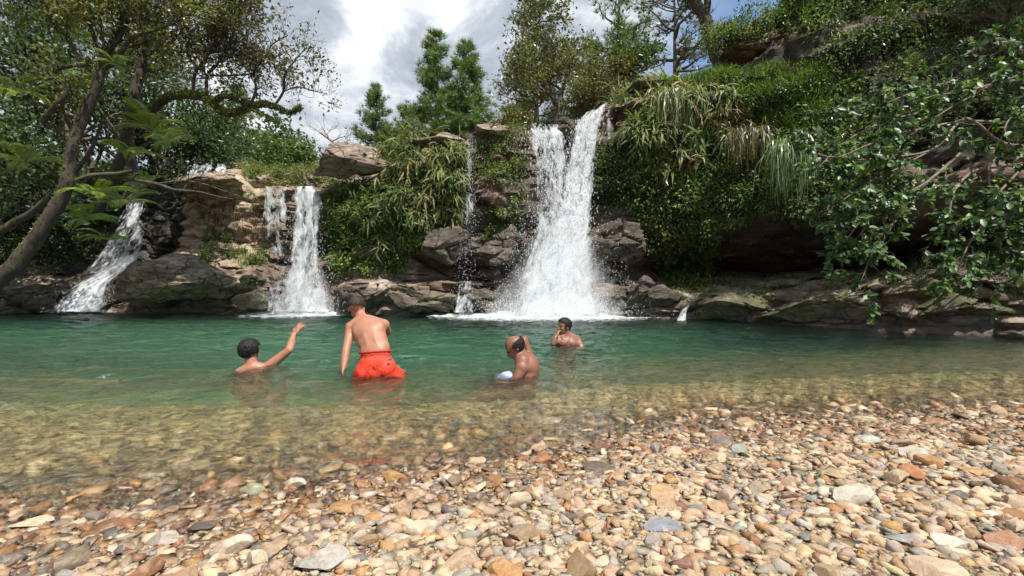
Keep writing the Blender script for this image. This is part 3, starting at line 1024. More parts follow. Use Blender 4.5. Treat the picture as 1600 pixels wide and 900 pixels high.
rw = np.random.default_rng(41)
wf = empty('waterfall', at(880, 497, 12.6), 'tall white double waterfall crashing into the pool right of centre', 'waterfall')
SEC_L = [(820, 194, 882, 197, 13.25, 0.50), (823, 206, 886, 210, 13.0, 0.48), (826, 240, 892, 245, 12.9, 0.43), (828, 290, 905, 290, 12.82, 0.40), (826, 340, 912, 335, 12.75, 0.41), (818, 390, 915, 385, 12.65, 0.48), (800, 440, 930, 435, 12.5, 0.50), (788, 490, 945, 490, 12.4, 0.50)]
SEC_R = [(905, 182, 958, 158, 13.3, 0.52), (897, 192, 950, 166, 13.05, 0.50), (888, 225, 936, 205, 12.95, 0.52), (880, 270, 928, 255, 12.9, 0.52), (872, 320, 925, 310, 12.8, 0.56), (858, 370, 922, 365, 12.7, 0.58), (840, 430, 926, 428, 12.55, 0.56), (826, 492, 940, 492, 12.42, 0.54)]
water_part('falling_water', [SEC_L, SEC_R], wf, 3, 0.09, 1)
water_part('water_strand', [[(938, 175, 966, 170, 13.05, 0.36), (942, 215, 962, 215, 12.95, 0.34), (940, 280, 965, 280, 12.9, 0.30)]], wf, 1, 0.05, 9)
SPRAY = [(822, 210, 950, 190, 12.95, 0), (820, 330, 930, 325, 12.7, 0), (800, 400, 945, 395, 12.5, 0), (775, 470, 965, 470, 12.3, 0), (765, 495, 985, 495, 12.25, 0)]
droplets('spray', SPRAY, 18000, wf, rw, (0.004, 0.014), 0.10, 2.2, 0.28)
mist_part('mist', [[(830, 330, 925, 325, 12.75, 0.2), (815, 400, 945, 395, 12.6, 0.34), (780, 450, 962, 450, 12.45, 0.38), (748, 492, 985, 492, 12.3, 0.42)]], wf, 4, 0.16, 71)
droplets('falling_drops', [SEC_L[k] for k in (1, 2, 3, 4, 5)], 2600, wf, rw, (0.006, 0.020), 0.05, 1.0, 0.10, stretch=2.5)
droplets('falling_drops', [SEC_R[k] for k in (1, 2, 3, 4, 5)], 2600, wf, rw, (0.006, 0.020), 0.05, 1.0, 0.10, stretch=2.5)
foam('foam', -2.2, 4.0, 10.6, 12.7, wf, 3, 0.60)

wl_ = empty('waterfall', at(475, 489, 13.4), 'shorter white waterfall falling over the left ledge', 'waterfall')
SEC2 = [(456, 291, 508, 293, 13.9, 0.52), (456, 297, 508, 299, 13.7, 0.48), (455, 340, 506, 340, 13.6, 0.45), (452, 385, 502, 385, 13.55, 0.46), (445, 430, 508, 430, 13.4, 0.46), (430, 487, 528, 487, 13.1, 0.48)]
water_part('falling_water', [SEC2], wl_, 3, 0.08, 21)
water_part('water_strand', [[(402, 292, 456, 291, 13.75, 0.47), (404, 340, 455, 340, 13.55, 0.42), (408, 400, 450, 400, 13.45, 0.36)]], wl_, 1, 0.05, 27)
water_part('water_strand', [[(420, 432, 450, 432, 13.5, 0.40), (418, 460, 440, 460, 13.2, 0.44), (415, 486, 445, 486, 13.0, 0.44)]], wl_, 1, 0.05, 29)
droplets('spray', [(450, 310, 510, 310, 13.5, 0), (435, 420, 515, 420, 13.3, 0), (412, 487, 535, 487, 13.0, 0)], 6000, wl_, rw, (0.004, 0.014), 0.08, 1.9, 0.2)
mist_part('mist', [[(450, 400, 508, 400, 13.5, 0.2), (440, 440, 515, 440, 13.3, 0.32), (418, 486, 535, 486, 13.0, 0.36)]], wl_, 3, 0.12, 75)
foam('foam', -7.4, -4.2, 11.7, 13.4, wl_, 5, 0.58)

tr_ = empty('waterfall', at(735, 492, 12.8), 'thin trickle of water between the two waterfalls', 'waterfall')
water_part('falling_water', [[(727, 212, 741, 212, 13.4, 0.36), (727, 250, 741, 250, 13.2, 0.33), (728, 300, 742, 300, 13.1, 0.31)], [(724, 304, 748, 304, 13.0, 0.44), (722, 360, 746, 360, 12.85, 0.28), (716, 425, 744, 425, 12.8, 0.25)], [(712, 440, 742, 440, 12.6, 0.44), (706, 488, 744, 488, 12.35, 0.44)]], tr_, 2, 0.05, 31)
droplets('spray', [(728, 220, 742, 220, 13.2, 0), (720, 340, 748, 340, 12.8, 0), (705, 488, 750, 488, 12.3, 0)], 1500, tr_, rw, (0.004, 0.012), 0.06, 1.0, 0.1)

cs = empty('cascade', at(150, 487, 14.2), 'shaded cascade sliding down rocks at the far left', 'waterfall')
water_part('falling_water', [[(200, 308, 232, 303, 15.9, 0.48), (180, 345, 232, 345, 15.3, 0.42), (150, 392, 232, 390, 14.9, 0.42), (120, 430, 215, 418, 14.6, 0.40)], [(192, 402, 234, 390, 14.7, 0.60), (140, 430, 205, 416, 14.35, 0.52), (104, 456, 172, 446, 14.1, 0.50), (76, 486, 170, 487, 13.7, 0.54)]], cs, 3, 0.06, 51)
water_part('upper_slide', [[(288, 250, 372, 258, 17.6, 0.43), (286, 258, 370, 266, 17.2, 0.41), (284, 268, 368, 278, 16.9, 0.36)]], cs, 2, 0.06, 57)
droplets('spray', [(180, 400, 215, 400, 15.0, 0), (100, 484, 165, 484, 14.0, 0)], 2500, cs, rw, (0.006, 0.018), 0.1, 1.5, 0.15)
foam('foam', -14.2, -11.4, 13.6, 14.3, cs, 8, 0.42)

sp = empty('spout', at(1070, 500, 12.0), 'small white spout running off the low ledge into the pool', 'waterfall')
water_part('falling_water', [[(1066, 456, 1074, 456, 12.5, 0.50), (1072, 470, 1086, 470, 12.1, 0.46)], [(1068, 473, 1079, 473, 12.0, 0.50), (1063, 485, 1074, 485, 11.8, 0.46), (1056, 501, 1072, 501, 11.7, 0.50)]], sp, 2, 0.03, 61)
water_part('water_strand', [[(1034, 478, 1040, 478, 12.0, 0.40), (1032, 500, 1040, 500, 11.9, 0.38)]], sp, 1, 0.03, 66)

# ------------------------------------------------------------------ cliff plants: sample points on the rock
q = CPOS
e1, e2 = q[1:, :-1] - q[:-1, :-1], q[:-1, 1:] - q[:-1, :-1]
qn = np.cross(e2, e1)
qa = np.linalg.norm(qn, axis=-1)
qn = qn / (qa[..., None] + 1e-9)
flip = np.sign(-(qn[..., 0] * NX[:-1, None] + qn[..., 1] * NY[:-1, None]) + qn[..., 2] * 0.8)
qn = qn * np.where(flip == 0, 1, flip)[..., None]
qpx = CPX[:-1, :-1]
vis = (qpx[..., 0] > -120) & (qpx[..., 0] < 1750) & (qpx[..., 1] > -150) & (qpx[..., 1] < 520) & (vpar[None, :-1] > 1.05) & (vpar[None, :-1] < 7.5)
wq = (qa * vis).ravel()
wq = wq / wq.sum()
NSAMP = 400000
rs = np.random.default_rng(77)
pick = rs.choice(len(wq), NSAMP, p=wq)
ii, jj = np.unravel_index(pick, qa.shape)
uu, vv_ = rs.random(NSAMP)[:, None], rs.random(NSAMP)[:, None]
SPOS = q[ii, jj] + e1[ii, jj] * uu + e2[ii, jj] * vv_
SNRM = qn[ii, jj]
SPX = proj(SPOS)
# keep only points on the rock that face the pool (not the plateau hidden behind the rim)
_cell = (np.clip((SPX[:, 0] + 200) // 8, 0, 260).astype(int), np.clip((SPX[:, 1] + 200) // 8, 0, 120).astype(int))
_zb = np.full((261, 121), 1e9)
np.minimum.at(_zb, _cell, SPOS[:, 1])
_ok = SPOS[:, 1] < _zb[_cell] + 1.3
SPOS, SNRM, SPX = SPOS[_ok], SNRM[_ok], SPX[_ok]


def pal(rng, n, cols, wts=None, jit=0.25, hue=0.08):
    cols = np.array(cols, float)
    k = rng.choice(len(cols), n, p=None if wts is None else np.array(wts) / np.sum(wts))
    c = cols[k] * (1 + jit * rng.normal(size=(n, 1)))
    return np.clip(c * (1 + hue * rng.normal(size=(n, 3))), 0.004, 0.9)


G_IVY = [(0.06, 0.12, 0.022), (0.11, 0.19, 0.032), (0.17, 0.25, 0.045), (0.25, 0.28, 0.06)]
G_DARK = [(0.035, 0.07, 0.017), (0.06, 0.105, 0.024), (0.085, 0.14, 0.03)]
G_DRY = [(0.22, 0.17, 0.07), (0.16, 0.14, 0.05), (0.3, 0.25, 0.12), (0.09, 0.07, 0.03)]
G_BAMB = [(0.10, 0.16, 0.035), (0.16, 0.22, 0.06), (0.24, 0.27, 0.10), (0.34, 0.30, 0.14)]
G_GRASS = [(0.09, 0.18, 0.02), (0.15, 0.26, 0.03), (0.22, 0.31, 0.05), (0.06, 0.11, 0.02)]


def clumps_in(poly, nc, rng, up=None):
    idx_ = np.nonzero(in_poly(SPX, poly))[0]
    if len(idx_) < 20:
        cc = np.mean(np.array(poly, float), 0)
        idx_ = np.argsort(((SPX - cc) ** 2).sum(1))[:400]
    k = rng.choice(idx_, nc)
    return SPOS[k], SNRM[k]


def plant_obj(name, label, cat, pieces, mat=None, group=None):
    g = Geo()
    for V, F, C in pieces:
        g.add(V, F, C)
    V0 = np.concatenate(g.V)
    o = link(name, g.mesh(name), mat or M_LEAF, label=label, cat=cat, group=group)
    return o


def leafy(poly, nc, per, rad, size, cols, rng, wts=None, tmpl=(LEAF_V, LEAF_F), hang=0.3, lift=0.5, pts=None):
    """leaf clumps sitting on the rock"""
    if pts is None:
        c, n = clumps_in(poly, nc, rng)
    else:
        c = np.array(pts, float)[rng.integers(0, len(pts), nc)] + rng.normal(size=(nc, 3)) * 0.16
        n = np.repeat(np.array([[-0.2, -0.6, 0.75]]), nc, 0)
    r = rng.uniform(rad[0], rad[1], nc)
    tint = pal(rng, nc, cols, wts, 0.25)
    out = []
    N = nc * per
    ci = np.repeat(np.arange(nc), per)
    d = rng.normal(size=(N, 3))
    d /= np.linalg.norm(d, axis=1)[:, None]
    rr = rng.random(N) ** 0.45
    pos = c[ci] + d * (r[ci] * rr)[:, None] + n[ci] * (r[ci] * lift)[:, None]
    pos[:, 2] -= hang * r[ci] * rng.random(N)
    xd = d * 0.6 + n[ci] * 0.5 + rng.normal(size=(N, 3)) * 0.5 + np.array((0, 0, -0.45))
    zd = n[ci] * 0.7 + np.array((0, 0, 0.8)) + rng.normal(size=(N, 3)) * 0.45
    rot = frames(xd, zd)
    sz = rng.uniform(size[0], size[1], N)
    col = tint[ci] * (0.8 + 0.5 * rng.random((N, 1)))
    mixc = rng.random(N) < 0.08
    col[mixc] = pal(rng, mixc.sum(), cols + G_DRY, None, 0.2)
    out.append(stamp(tmpl[0], tmpl[1], pos, rot, sz, col))
    return out


def bamboo(poly, nc, per, ln, cols, rng, wts=None, droop=0.6):
    c, n = clumps_in(poly, nc, rng)
    N = nc * per
    ci = np.repeat(np.arange(nc), per)
    tint = pal(rng, nc, cols, wts, 0.2)
    L = rng.uniform(ln[0], ln[1], N)
    stem = rng.normal(size=(nc, 3)) * 0.3 + n * 0.8 + np.array((0, 0, 0.25))
    tpos = rng.random(N)
    pos = c[ci] + stem[ci] * (tpos * 0.55)[:, None]
    pos[:, 2] -= 0.35 * tpos ** 2
    pos += rng.normal(size=(N, 3)) * 0.06
    xd = n[ci] * 0.55 + rng.normal(size=(N, 3)) * 0.5 + np.array((0, 0, -droop))
    zd = n[ci] + np.array((0, 0, 0.6)) + rng.normal(size=(N, 3)) * 0.4
    col = tint[ci] * (0.75 + 0.5 * rng.random((N, 1)))
    return [stamp(BLADE_V, BLADE_F, pos, frames(xd, zd), L, col)]


def grass(poly, nc, per, ln, cols, rng, wts=None, lean=0.5):
    c, n = clumps_in(poly, nc, rng)
    N = nc * per
    ci = np.repeat(np.arange(nc), per)
    tint = pal(rng, nc, cols, wts, 0.2)
    L = rng.uniform(ln[0], ln[1], N)
    pos = c[ci] + rng.normal(size=(N, 3)) * 0.05
    xd = np.array((0, 0, 0.8)) + n[ci] * lean + rng.normal(size=(N, 3)) * 0.4
    zd = rng.normal(size=(N, 3)) + n[ci] * 0.6
    V = BLADE_V * np.array((1, 0.5, 1))
    return [stamp(V, BLADE_F, pos, frames(xd, zd), L, tint[ci] * (0.75 + 0.5 * rng.random((N, 1))))]


def strands(centers, normals, per, ln, cols, rng, wid=0.012, out=0.25, wts=None):
    """long hanging blades or roots"""
    nc = len(centers)
    N = nc * per
    ci = np.repeat(np.arange(nc), per)
    L = rng.uniform(ln[0], ln[1], N)
    o = rng.uniform(0.3, 1.0, N) * out
    side = rng.normal(size=(N, 3)) * 0.38
    L = L * rng.uniform(0.45, 1.0, N)
    m_ = 7
    t = np.linspace(0, 1, m_)
    base = centers[ci] + rng.normal(size=(N, 3)) * 0.06
    horiz = normals[ci] * np.array((1, 1, 0)) + side
    P = base[:, None, :] + horiz[:, None, :] * (o[:, None] * (1 - (1 - t) ** 2)[None])[..., None] 
    P[:, :, 2] += (0.12 * np.sin(t * math.pi))[None] * out * 2 - (L[:, None] * (t ** 1.7)[None])
    P += 0.02 * rng.normal(size=P.shape) * t[None, :, None]
    w = rng.normal(size=(N, 3)) * np.array((1, 1, 0.1))
    w /= np.linalg.norm(w, axis=1)[:, None]
    wt = wid * np.array((0.7, 1, 1, 1, 0.8, 0.6, 0.15))
    A = P + w[:, None, :] * wt[None, :, None]
    B = P - w[:, None, :] * wt[None, :, None]
    V = np.stack([A, B], 2).reshape(N, m_ * 2, 3)
    f = []
    for k in range(m_ - 1):
        f.append((2 * k, 2 * k + 1, 2 * k + 3, 2 * k + 2))
    F = np.array(f)[None] + (np.arange(N) * m_ * 2)[:, None, None]
    C = np.repeat((pal(rng, N, cols, wts, 0.2))[:, None, :], m_ * 2, 1)
    return V.reshape(-1, 3), F.reshape(-1, 4), C.reshape(-1, 3)


r1 = np.random.default_rng(101)
plant_obj('vine_curtain', 'dense leafy vines covering the cliff right of the shorter waterfall', 'vines', leafy([(512, 292), (620, 292), (650, 300), (700, 330), (672, 372), (640, 395), (625, 432), (540, 422), (514, 402)], 330, 60, (0.14, 0.34), (0.06, 0.12), G_IVY, r1, (2, 3, 3, 1)) + bamboo([(512, 290), (640, 295), (690, 330), (640, 380), (530, 340)], 70, 14, (0.22, 0.4), G_BAMB, r1))
plant_obj('bamboo_clump', 'pale drooping bamboo grass on the cliff top left of the trickle', 'plant', bamboo([(612, 240), (650, 228), (722, 228), (724, 310), (690, 362), (650, 330), (618, 300)], 260, 26, (0.25, 0.5), G_BAMB, r1, (2, 3, 3, 1)) + leafy([(612, 240), (722, 228), (724, 310), (690, 340), (630, 300)], 60, 40, (0.12, 0.3), (0.05, 0.1), G_DARK, r1))
plant_obj('vine_curtain', 'dry brown and green vines between the trickle and the tall waterfall', 'vines', leafy([(746, 212), (820, 200), (824, 300), (815, 320), (748, 285)], 120, 42, (0.1, 0.26), (0.05, 0.09), G_IVY + G_DRY[:2], r1, (2, 3, 2, 1, 1, 1)))
c_, n_ = clumps_in([(742, 208), (822, 198), (826, 260), (745, 250)], 80, r1)
plant_obj('hanging_roots', 'thin brown roots hanging over the rock right of the trickle', 'roots', [strands(c_, n_, 5, (0.4, 1.3), G_DRY, r1, 0.008, 0.15)])
plant_obj('rock_shrub', 'small green shrub growing from the rock beside the trickle', 'shrub', leafy([(760, 330), (812, 325), (815, 385), (770, 390)], 26, 50, (0.1, 0.22), (0.05, 0.1), G_GRASS, r1) + grass([(745, 370), (815, 350), (815, 385), (755, 395)], 30, 16, (0.12, 0.28), G_GRASS, r1))
plant_obj('vine_curtain', 'dark leafy vines hanging just right of the tall waterfall', 'vines', leafy([(935, 225), (985, 205), (1004, 330), (985, 330), (935, 318), (928, 260)], 120, 55, (0.12, 0.28), (0.05, 0.1), G_DARK + G_IVY[:2], r1))
plant_obj('bamboo_clump', 'large pale drooping bamboo grass on the right cliff edge', 'plant', bamboo([(972, 160), (1060, 140), (1135, 140), (1140, 205), (1085, 240), (1000, 262), (980, 210)], 300, 26, (0.25, 0.55), G_BAMB, r1, (1, 3, 3, 2)) + leafy([(975, 170), (1130, 150), (1130, 210), (1000, 250)], 70, 40, (0.12, 0.3), (0.05, 0.1), G_DARK, r1))
plant_obj('vine_curtain', 'wide mass of green vines covering the right cliff wall', 'vines', leafy([(985, 255), (1090, 235), (1205, 205), (1225, 300), (1180, 335), (1120, 345), (1110, 440), (1035, 440), (1012, 350)], 560, 62, (0.14, 0.36), (0.06, 0.12), G_IVY + G_DARK[:1], r1, (3, 4, 3, 1.5, 2)))
plant_obj('vine_tongue', 'narrow tongue of vines hanging down to the ledge left of the cave', 'vines', leafy([(1030, 380), (1120, 350), (1110, 450), (1040, 450)], 110, 55, (0.12, 0.26), (0.06, 0.11), G_IVY, r1, (3, 4, 2, 1)))
c_ = np.array([at(1062 + 9 * k, 150 + 5 * (k % 3), 12.6) for k in range(-4, 5)])
plant_obj('grass_tuft', 'long whitish grass tuft hanging over the right cliff edge', 'grass', [strands(c_, np.repeat(np.array([[-0.2, -1.0, 0]]), 9, 0), 44, (0.5, 1.1), [(0.3, 0.33, 0.16), (0.42, 0.42, 0.25), (0.16, 0.22, 0.06)], r1, 0.011, 0.45)])
c_ = np.array([at(1238 + 6 * k, 228 + 4 * (k % 3), 10.6) for k in range(-4, 5)])
plant_obj('grass_tuft', 'long grey green grass tuft hanging above the cave mouth', 'grass', [strands(c_, np.repeat(np.array([[-0.5, -0.8, 0]]), 9, 0), 60, (0.6, 1.35), [(0.12, 0.22, 0.06), (0.2, 0.3, 0.1), (0.26, 0.34, 0.16)], r1, 0.009, 0.4)])
c_ = np.array([at(1172 + 9 * k, 205 + 6 * (k % 2), 11.6) for k in range(-3, 4)])
plant_obj('grass_tuft', 'dry straw coloured grass hanging below the pale flat slab', 'grass', [strands(c_, np.repeat(np.array([[-0.4, -0.9, 0]]), 7, 0), 40, (0.4, 1.1), G_DRY + [(0.2, 0.24, 0.08)], r1, 0.009, 0.35)])
plant_obj('grass_slope', 'short bright green grass along the sloping cliff top on the right', 'grass', grass([(1010, 132), (1112, 60), (1135, 60), (1135, 140), (1060, 145)], 500, 14, (0.12, 0.32), G_GRASS, r1) + leafy([(1060, 110), (1112, 60), (1135, 60), (1130, 140)], 60, 40, (0.1, 0.25), (0.05, 0.09), G_GRASS, r1))
plant_obj('grass_slope', 'bright green ferny grass under the upper right outcrop', 'grass', grass([(1130, 120), (1290, 105), (1300, 190), (1260, 225), (1190, 190), (1135, 160)], 600, 14, (0.14, 0.36), G_GRASS, r1) + leafy([(1130, 120), (1290, 105), (1290, 200), (1190, 190)], 120, 45, (0.1, 0.26), (0.05, 0.1), G_GRASS, r1))
plant_obj('hillside_scrub', 'bright green scrub topping the outcrop at the upper right', 'scrub', grass([(1112, -20), (1300, -40), (1290, 30), (1110, 50)], 400, 14, (0.15, 0.4), G_GRASS, r1) + leafy([(1112, -20), (1330, -40), (1290, 40), (1110, 60)], 150, 50, (0.12, 0.32), (0.05, 0.11), G_GRASS + G_IVY, r1))
plant_obj('hillside_scrub', 'green bushes draped over the top of the brown outcrop', 'scrub', leafy(None, 90, 45, (0.12, 0.3), (0.05, 0.10), G_GRASS + G_IVY, r1, pts=[at(1105 + 8 * k, 62 - 2.6 * k + 10 * (k % 2), 13.2 - 0.03 * k) for k in range(14)]))
plant_obj('hillside_scrub', 'dark tangled scrub on the shaded hillside above the leafy branches', 'scrub', leafy([(1280, -60), (1700, -60), (1700, 150), (1480, 220), (1290, 240), (1290, 100)], 520, 50, (0.14, 0.4), (0.06, 0.12), G_DARK + G_IVY[:2], r1) + [strands(*clumps_in([(1280, 0), (1600, 0), (1600, 150), (1300, 200)], 90, r1), 6, (0.3, 1.2), G_DRY + [(0.06, 0.05, 0.03)], r1, 0.009, 0.3)])
plant_obj('vine_curtain', 'shaded green vines hanging over the cave roof', 'vines', leafy([(1195, 215), (1400, 220), (1400, 335), (1205, 345)], 420, 50, (0.12, 0.3), (0.06, 0.11), G_IVY + G_DARK, r1))
plant_obj('ledge_plants', 'small plants and moss along the low ledge by the cave', 'plant', leafy([(1030, 430), (1120, 440), (1330, 430), (1330, 500), (1120, 505), (1040, 460)], 60, 26, (0.05, 0.14), (0.04, 0.07), G_GRASS + G_IVY, r1) + grass([(1100, 440), (1480, 430), (1480, 500), (1120, 505)], 130, 12, (0.08, 0.22), G_GRASS + G_DARK, r1))
plant_obj('ledge_plants', 'dark ferny plants on the shaded bank at the far right', 'plant', grass([(1420, 400), (1680, 380), (1680, 510), (1430, 505)], 150, 12, (0.1, 0.3), G_DARK, r1) + leafy([(1420, 390), (1680, 370), (1680, 480), (1430, 460)], 60, 30, (0.08, 0.2), (0.05, 0.08), G_DARK, r1))
plant_obj('rock_moss', 'patchy mossy plants on the tan wall left of the shorter waterfall', 'plant', leafy([(285, 300), (400, 300), (440, 315), (400, 345), (300, 360)], 60, 30, (0.05, 0.16), (0.04, 0.07), G_GRASS + G_DRY[:2], r1) + grass([(285, 295), (440, 300), (400, 350), (300, 370)], 90, 12, (0.08, 0.22), G_GRASS + G_DRY, r1))
c_, n_ = clumps_in([(330, 320), (420, 320), (420, 370), (330, 370)], 60, r1)
plant_obj('hanging_roots', 'rusty dry roots hanging on the wall left of the shorter waterfall', 'roots', [strands(c_, n_, 6, (0.3, 0.9), [(0.16, 0.09, 0.05), (0.10, 0.06, 0.035), (0.22, 0.15, 0.08)], r1, 0.009, 0.12)])
plant_obj('rock_shrub', 'round bright green shrub at the foot of the tan wall', 'shrub', leafy([(368, 392), (415, 392), (415, 415), (370, 415)], 28, 60, (0.12, 0.26), (0.04, 0.08), G_GRASS, r1, (1, 3, 3, 1)))
plant_obj('rock_shrub', 'dark leafy shrub left of the bright round shrub', 'shrub', leafy([(310, 375), (365, 370), (365, 405), (315, 405)], 40, 60, (0.14, 0.28), (0.05, 0.09), G_DARK + G_IVY[:2], r1))
plant_obj('plateau_scrub', 'low brown green scrub on the ledge behind the shorter waterfall', 'scrub', leafy([(370, 240), (500, 245), (500, 292), (430, 288), (375, 275)], 180, 45, (0.12, 0.3), (0.05, 0.1), G_IVY + G_DRY[:2], r1) + grass([(380, 250), (500, 250), (500, 292), (420, 288)], 120, 12, (0.1, 0.3), G_DRY + G_GRASS, r1))
plant_obj('bank_undergrowth', 'dark undergrowth on the shaded left bank', 'undergrowth', leafy([(-120, 60), (240, 60), (270, 250), (235, 300), (180, 330), (120, 430), (-120, 440)], 800, 55, (0.16, 0.45), (0.07, 0.14), G_DARK + G_IVY[:2], r1))
#--PART3--

# ------------------------------------------------------------------ trees


def grow(p, d, length, r, level, rng, tubes, tips, gnarl=0.25, up=0.1, kids=(3, 3, 3), ratio=0.62, spread=0.8, npt=6, taper=0.45):
    P = [np.array(p, float)]
    d = np.array(d, float) / np.linalg.norm(d)
    step = length / (npt - 1)
    for k in range(npt - 1):
        d = d + rng.normal(size=3) * gnarl + np.array((0, 0, up))
        d /= np.linalg.norm(d)
        P.append(P[-1] + d * step)
    P = np.array(P)
    R = np.linspace(r, r * taper, npt)
    tubes.append((P, R, level))
    if level == 0:
        for k in range(1, npt):
            tips.append((P[k], P[k] - P[k - 1]))
        return
    n = kids[min(level, len(kids)) - 1]
    for k in range(n):
        t = rng.uniform(0.3, 1.0) if k else 1.0
        x = t * (npt - 1)
        i = min(int(x), npt - 2)
        q = P[i] + (P[i + 1] - P[i]) * (x - i)
        a = rng.normal(size=3)
        dd = P[i + 1] - P[i]
        dd /= np.linalg.norm(dd)
        a -= dd * a.dot(dd)
        a /= np.linalg.norm(a) + 1e-9
        nd = dd + a * spread * rng.uniform(0.5, 1.2)
        grow(q, nd, length * ratio * rng.uniform(0.75, 1.2), max(R[i] * 0.62, 0.004), level - 1, rng, tubes, tips, gnarl, up, kids, ratio, spread, npt, taper)


def tubes_mesh(name, tubes, ns=(4, 5, 6, 8), rough=0.0):
    g = Geo()
    for P, R, L in tubes:
        V, F = tube(P, R, ns[min(L, len(ns) - 1)], rough)
        g.add(V, F)
    return g.mesh(name, True)


def leaves_on(tips, per, size, cols, rng, wts=None, spread=0.12, tmpl=(LEAF_V, LEAF_F), up=0.5):
    c = np.array([t[0] for t in tips])
    d = np.array([t[1] for t in tips])
    d /= np.linalg.norm(d, axis=1)[:, None] + 1e-9
    n = len(c)
    N = n * per
    ci = np.repeat(np.arange(n), per)
    tint = pal(rng, n, cols, wts, 0.2)
    pos = c[ci] + rng.normal(size=(N, 3)) * spread
    xd = d[ci] * 0.6 + rng.normal(size=(N, 3)) * 0.8 + np.array((0, 0, -0.15))
    zd = rng.normal(size=(N, 3)) * 0.6 + np.array((0, 0, up + 0.4))
    col = tint[ci] * (0.75 + 0.5 * rng.random((N, 1)))
    return stamp(tmpl[0], tmpl[1], pos, frames(xd, zd), rng.uniform(size[0], size[1], N), col)


def crown_part(tree, piece, mat=None, name='crown'):
    me = mesh_np(name, piece[0], piece[1], False, {'col': ('FLOAT_COLOR', piece[2])})
    return link(name, me, mat or M_LEAF, parent=tree, kind='stuff')


def broadleaf(px, py_top, Y, width_px, label, cols, seed, base_py=None, name='broadleaf_tree', leaf=(0.08, 0.16), per=5, wts=None, levels=3, bare=False, crown_px=None, bark=None, group=None, cat='tree', trunk_r=None, base_z=None, kids=(3, 4, 4)):
    rng = np.random.default_rng(seed)
    top = at(px, py_top, Y)
    z0 = hill_z(top[0], Y) if base_z is None else base_z
    base = np.array((top[0] + rng.normal() * 0.3, Y, z0 - 0.3))
    H = top[2] - base[2]
    W = width_px * Y / F_PX
    ch = (crown_px * Y / F_PX) if crown_px else H * 0.6
    tr0 = trunk_r or max(0.03 * H, 0.06)
    t = empty(name, base, label, cat, group)
    fork = H - ch * 0.85
    P = catmull(np.array([base, base + (rng.normal() * 0.05 * H, rng.normal() * 0.03 * H, fork * 0.5), base + (rng.normal() * 0.05 * H, 0, fork), base + (rng.normal() * 0.1 * W, 0, fork + ch * 0.45)]), 5)
    R = np.linspace(tr0, tr0 * 0.35, len(P))
    V, F = tube(P, R, 9, 0.15)
    link('trunk', mesh_np('trunk', V, F, True), bark or M_BARK_FAR, parent=t)
    tubes, tips = [], []
    L0 = 0.5 * math.hypot(W * 0.5, ch * 0.5)
    nb = 9
    for k in range(nb):
        a = 2 * math.pi * k / nb + rng.normal() * 0.3
        s = rng.uniform(0.35, 1.0)
        x = s * (len(P) - 1)
        i = min(int(x), len(P) - 2)
        if P[i][2] < base[2] + fork * 0.8:
            i = int(len(P) * 0.66)
        el = rng.uniform(0.1, 1.1)
        d = np.array((math.cos(a) * W, math.sin(a) * W * 0.8, ch * el * 0.9))
        grow(P[i], d, L0 * rng.uniform(0.8, 1.15), R[i] * 0.6, levels - 1, rng, tubes, tips, 0.22, 0.05, kids, 0.66, 0.85)
    # squeeze the whole crown into the width and height seen
    link('branches', tubes_mesh('branches', tubes, (3, 4, 5, 6)), bark or M_BARK_FAR, parent=t)
    if not bare:
        crown_part(t, leaves_on(tips, per, leaf, cols, rng, wts, leaf[1] * 1.1))
    return t


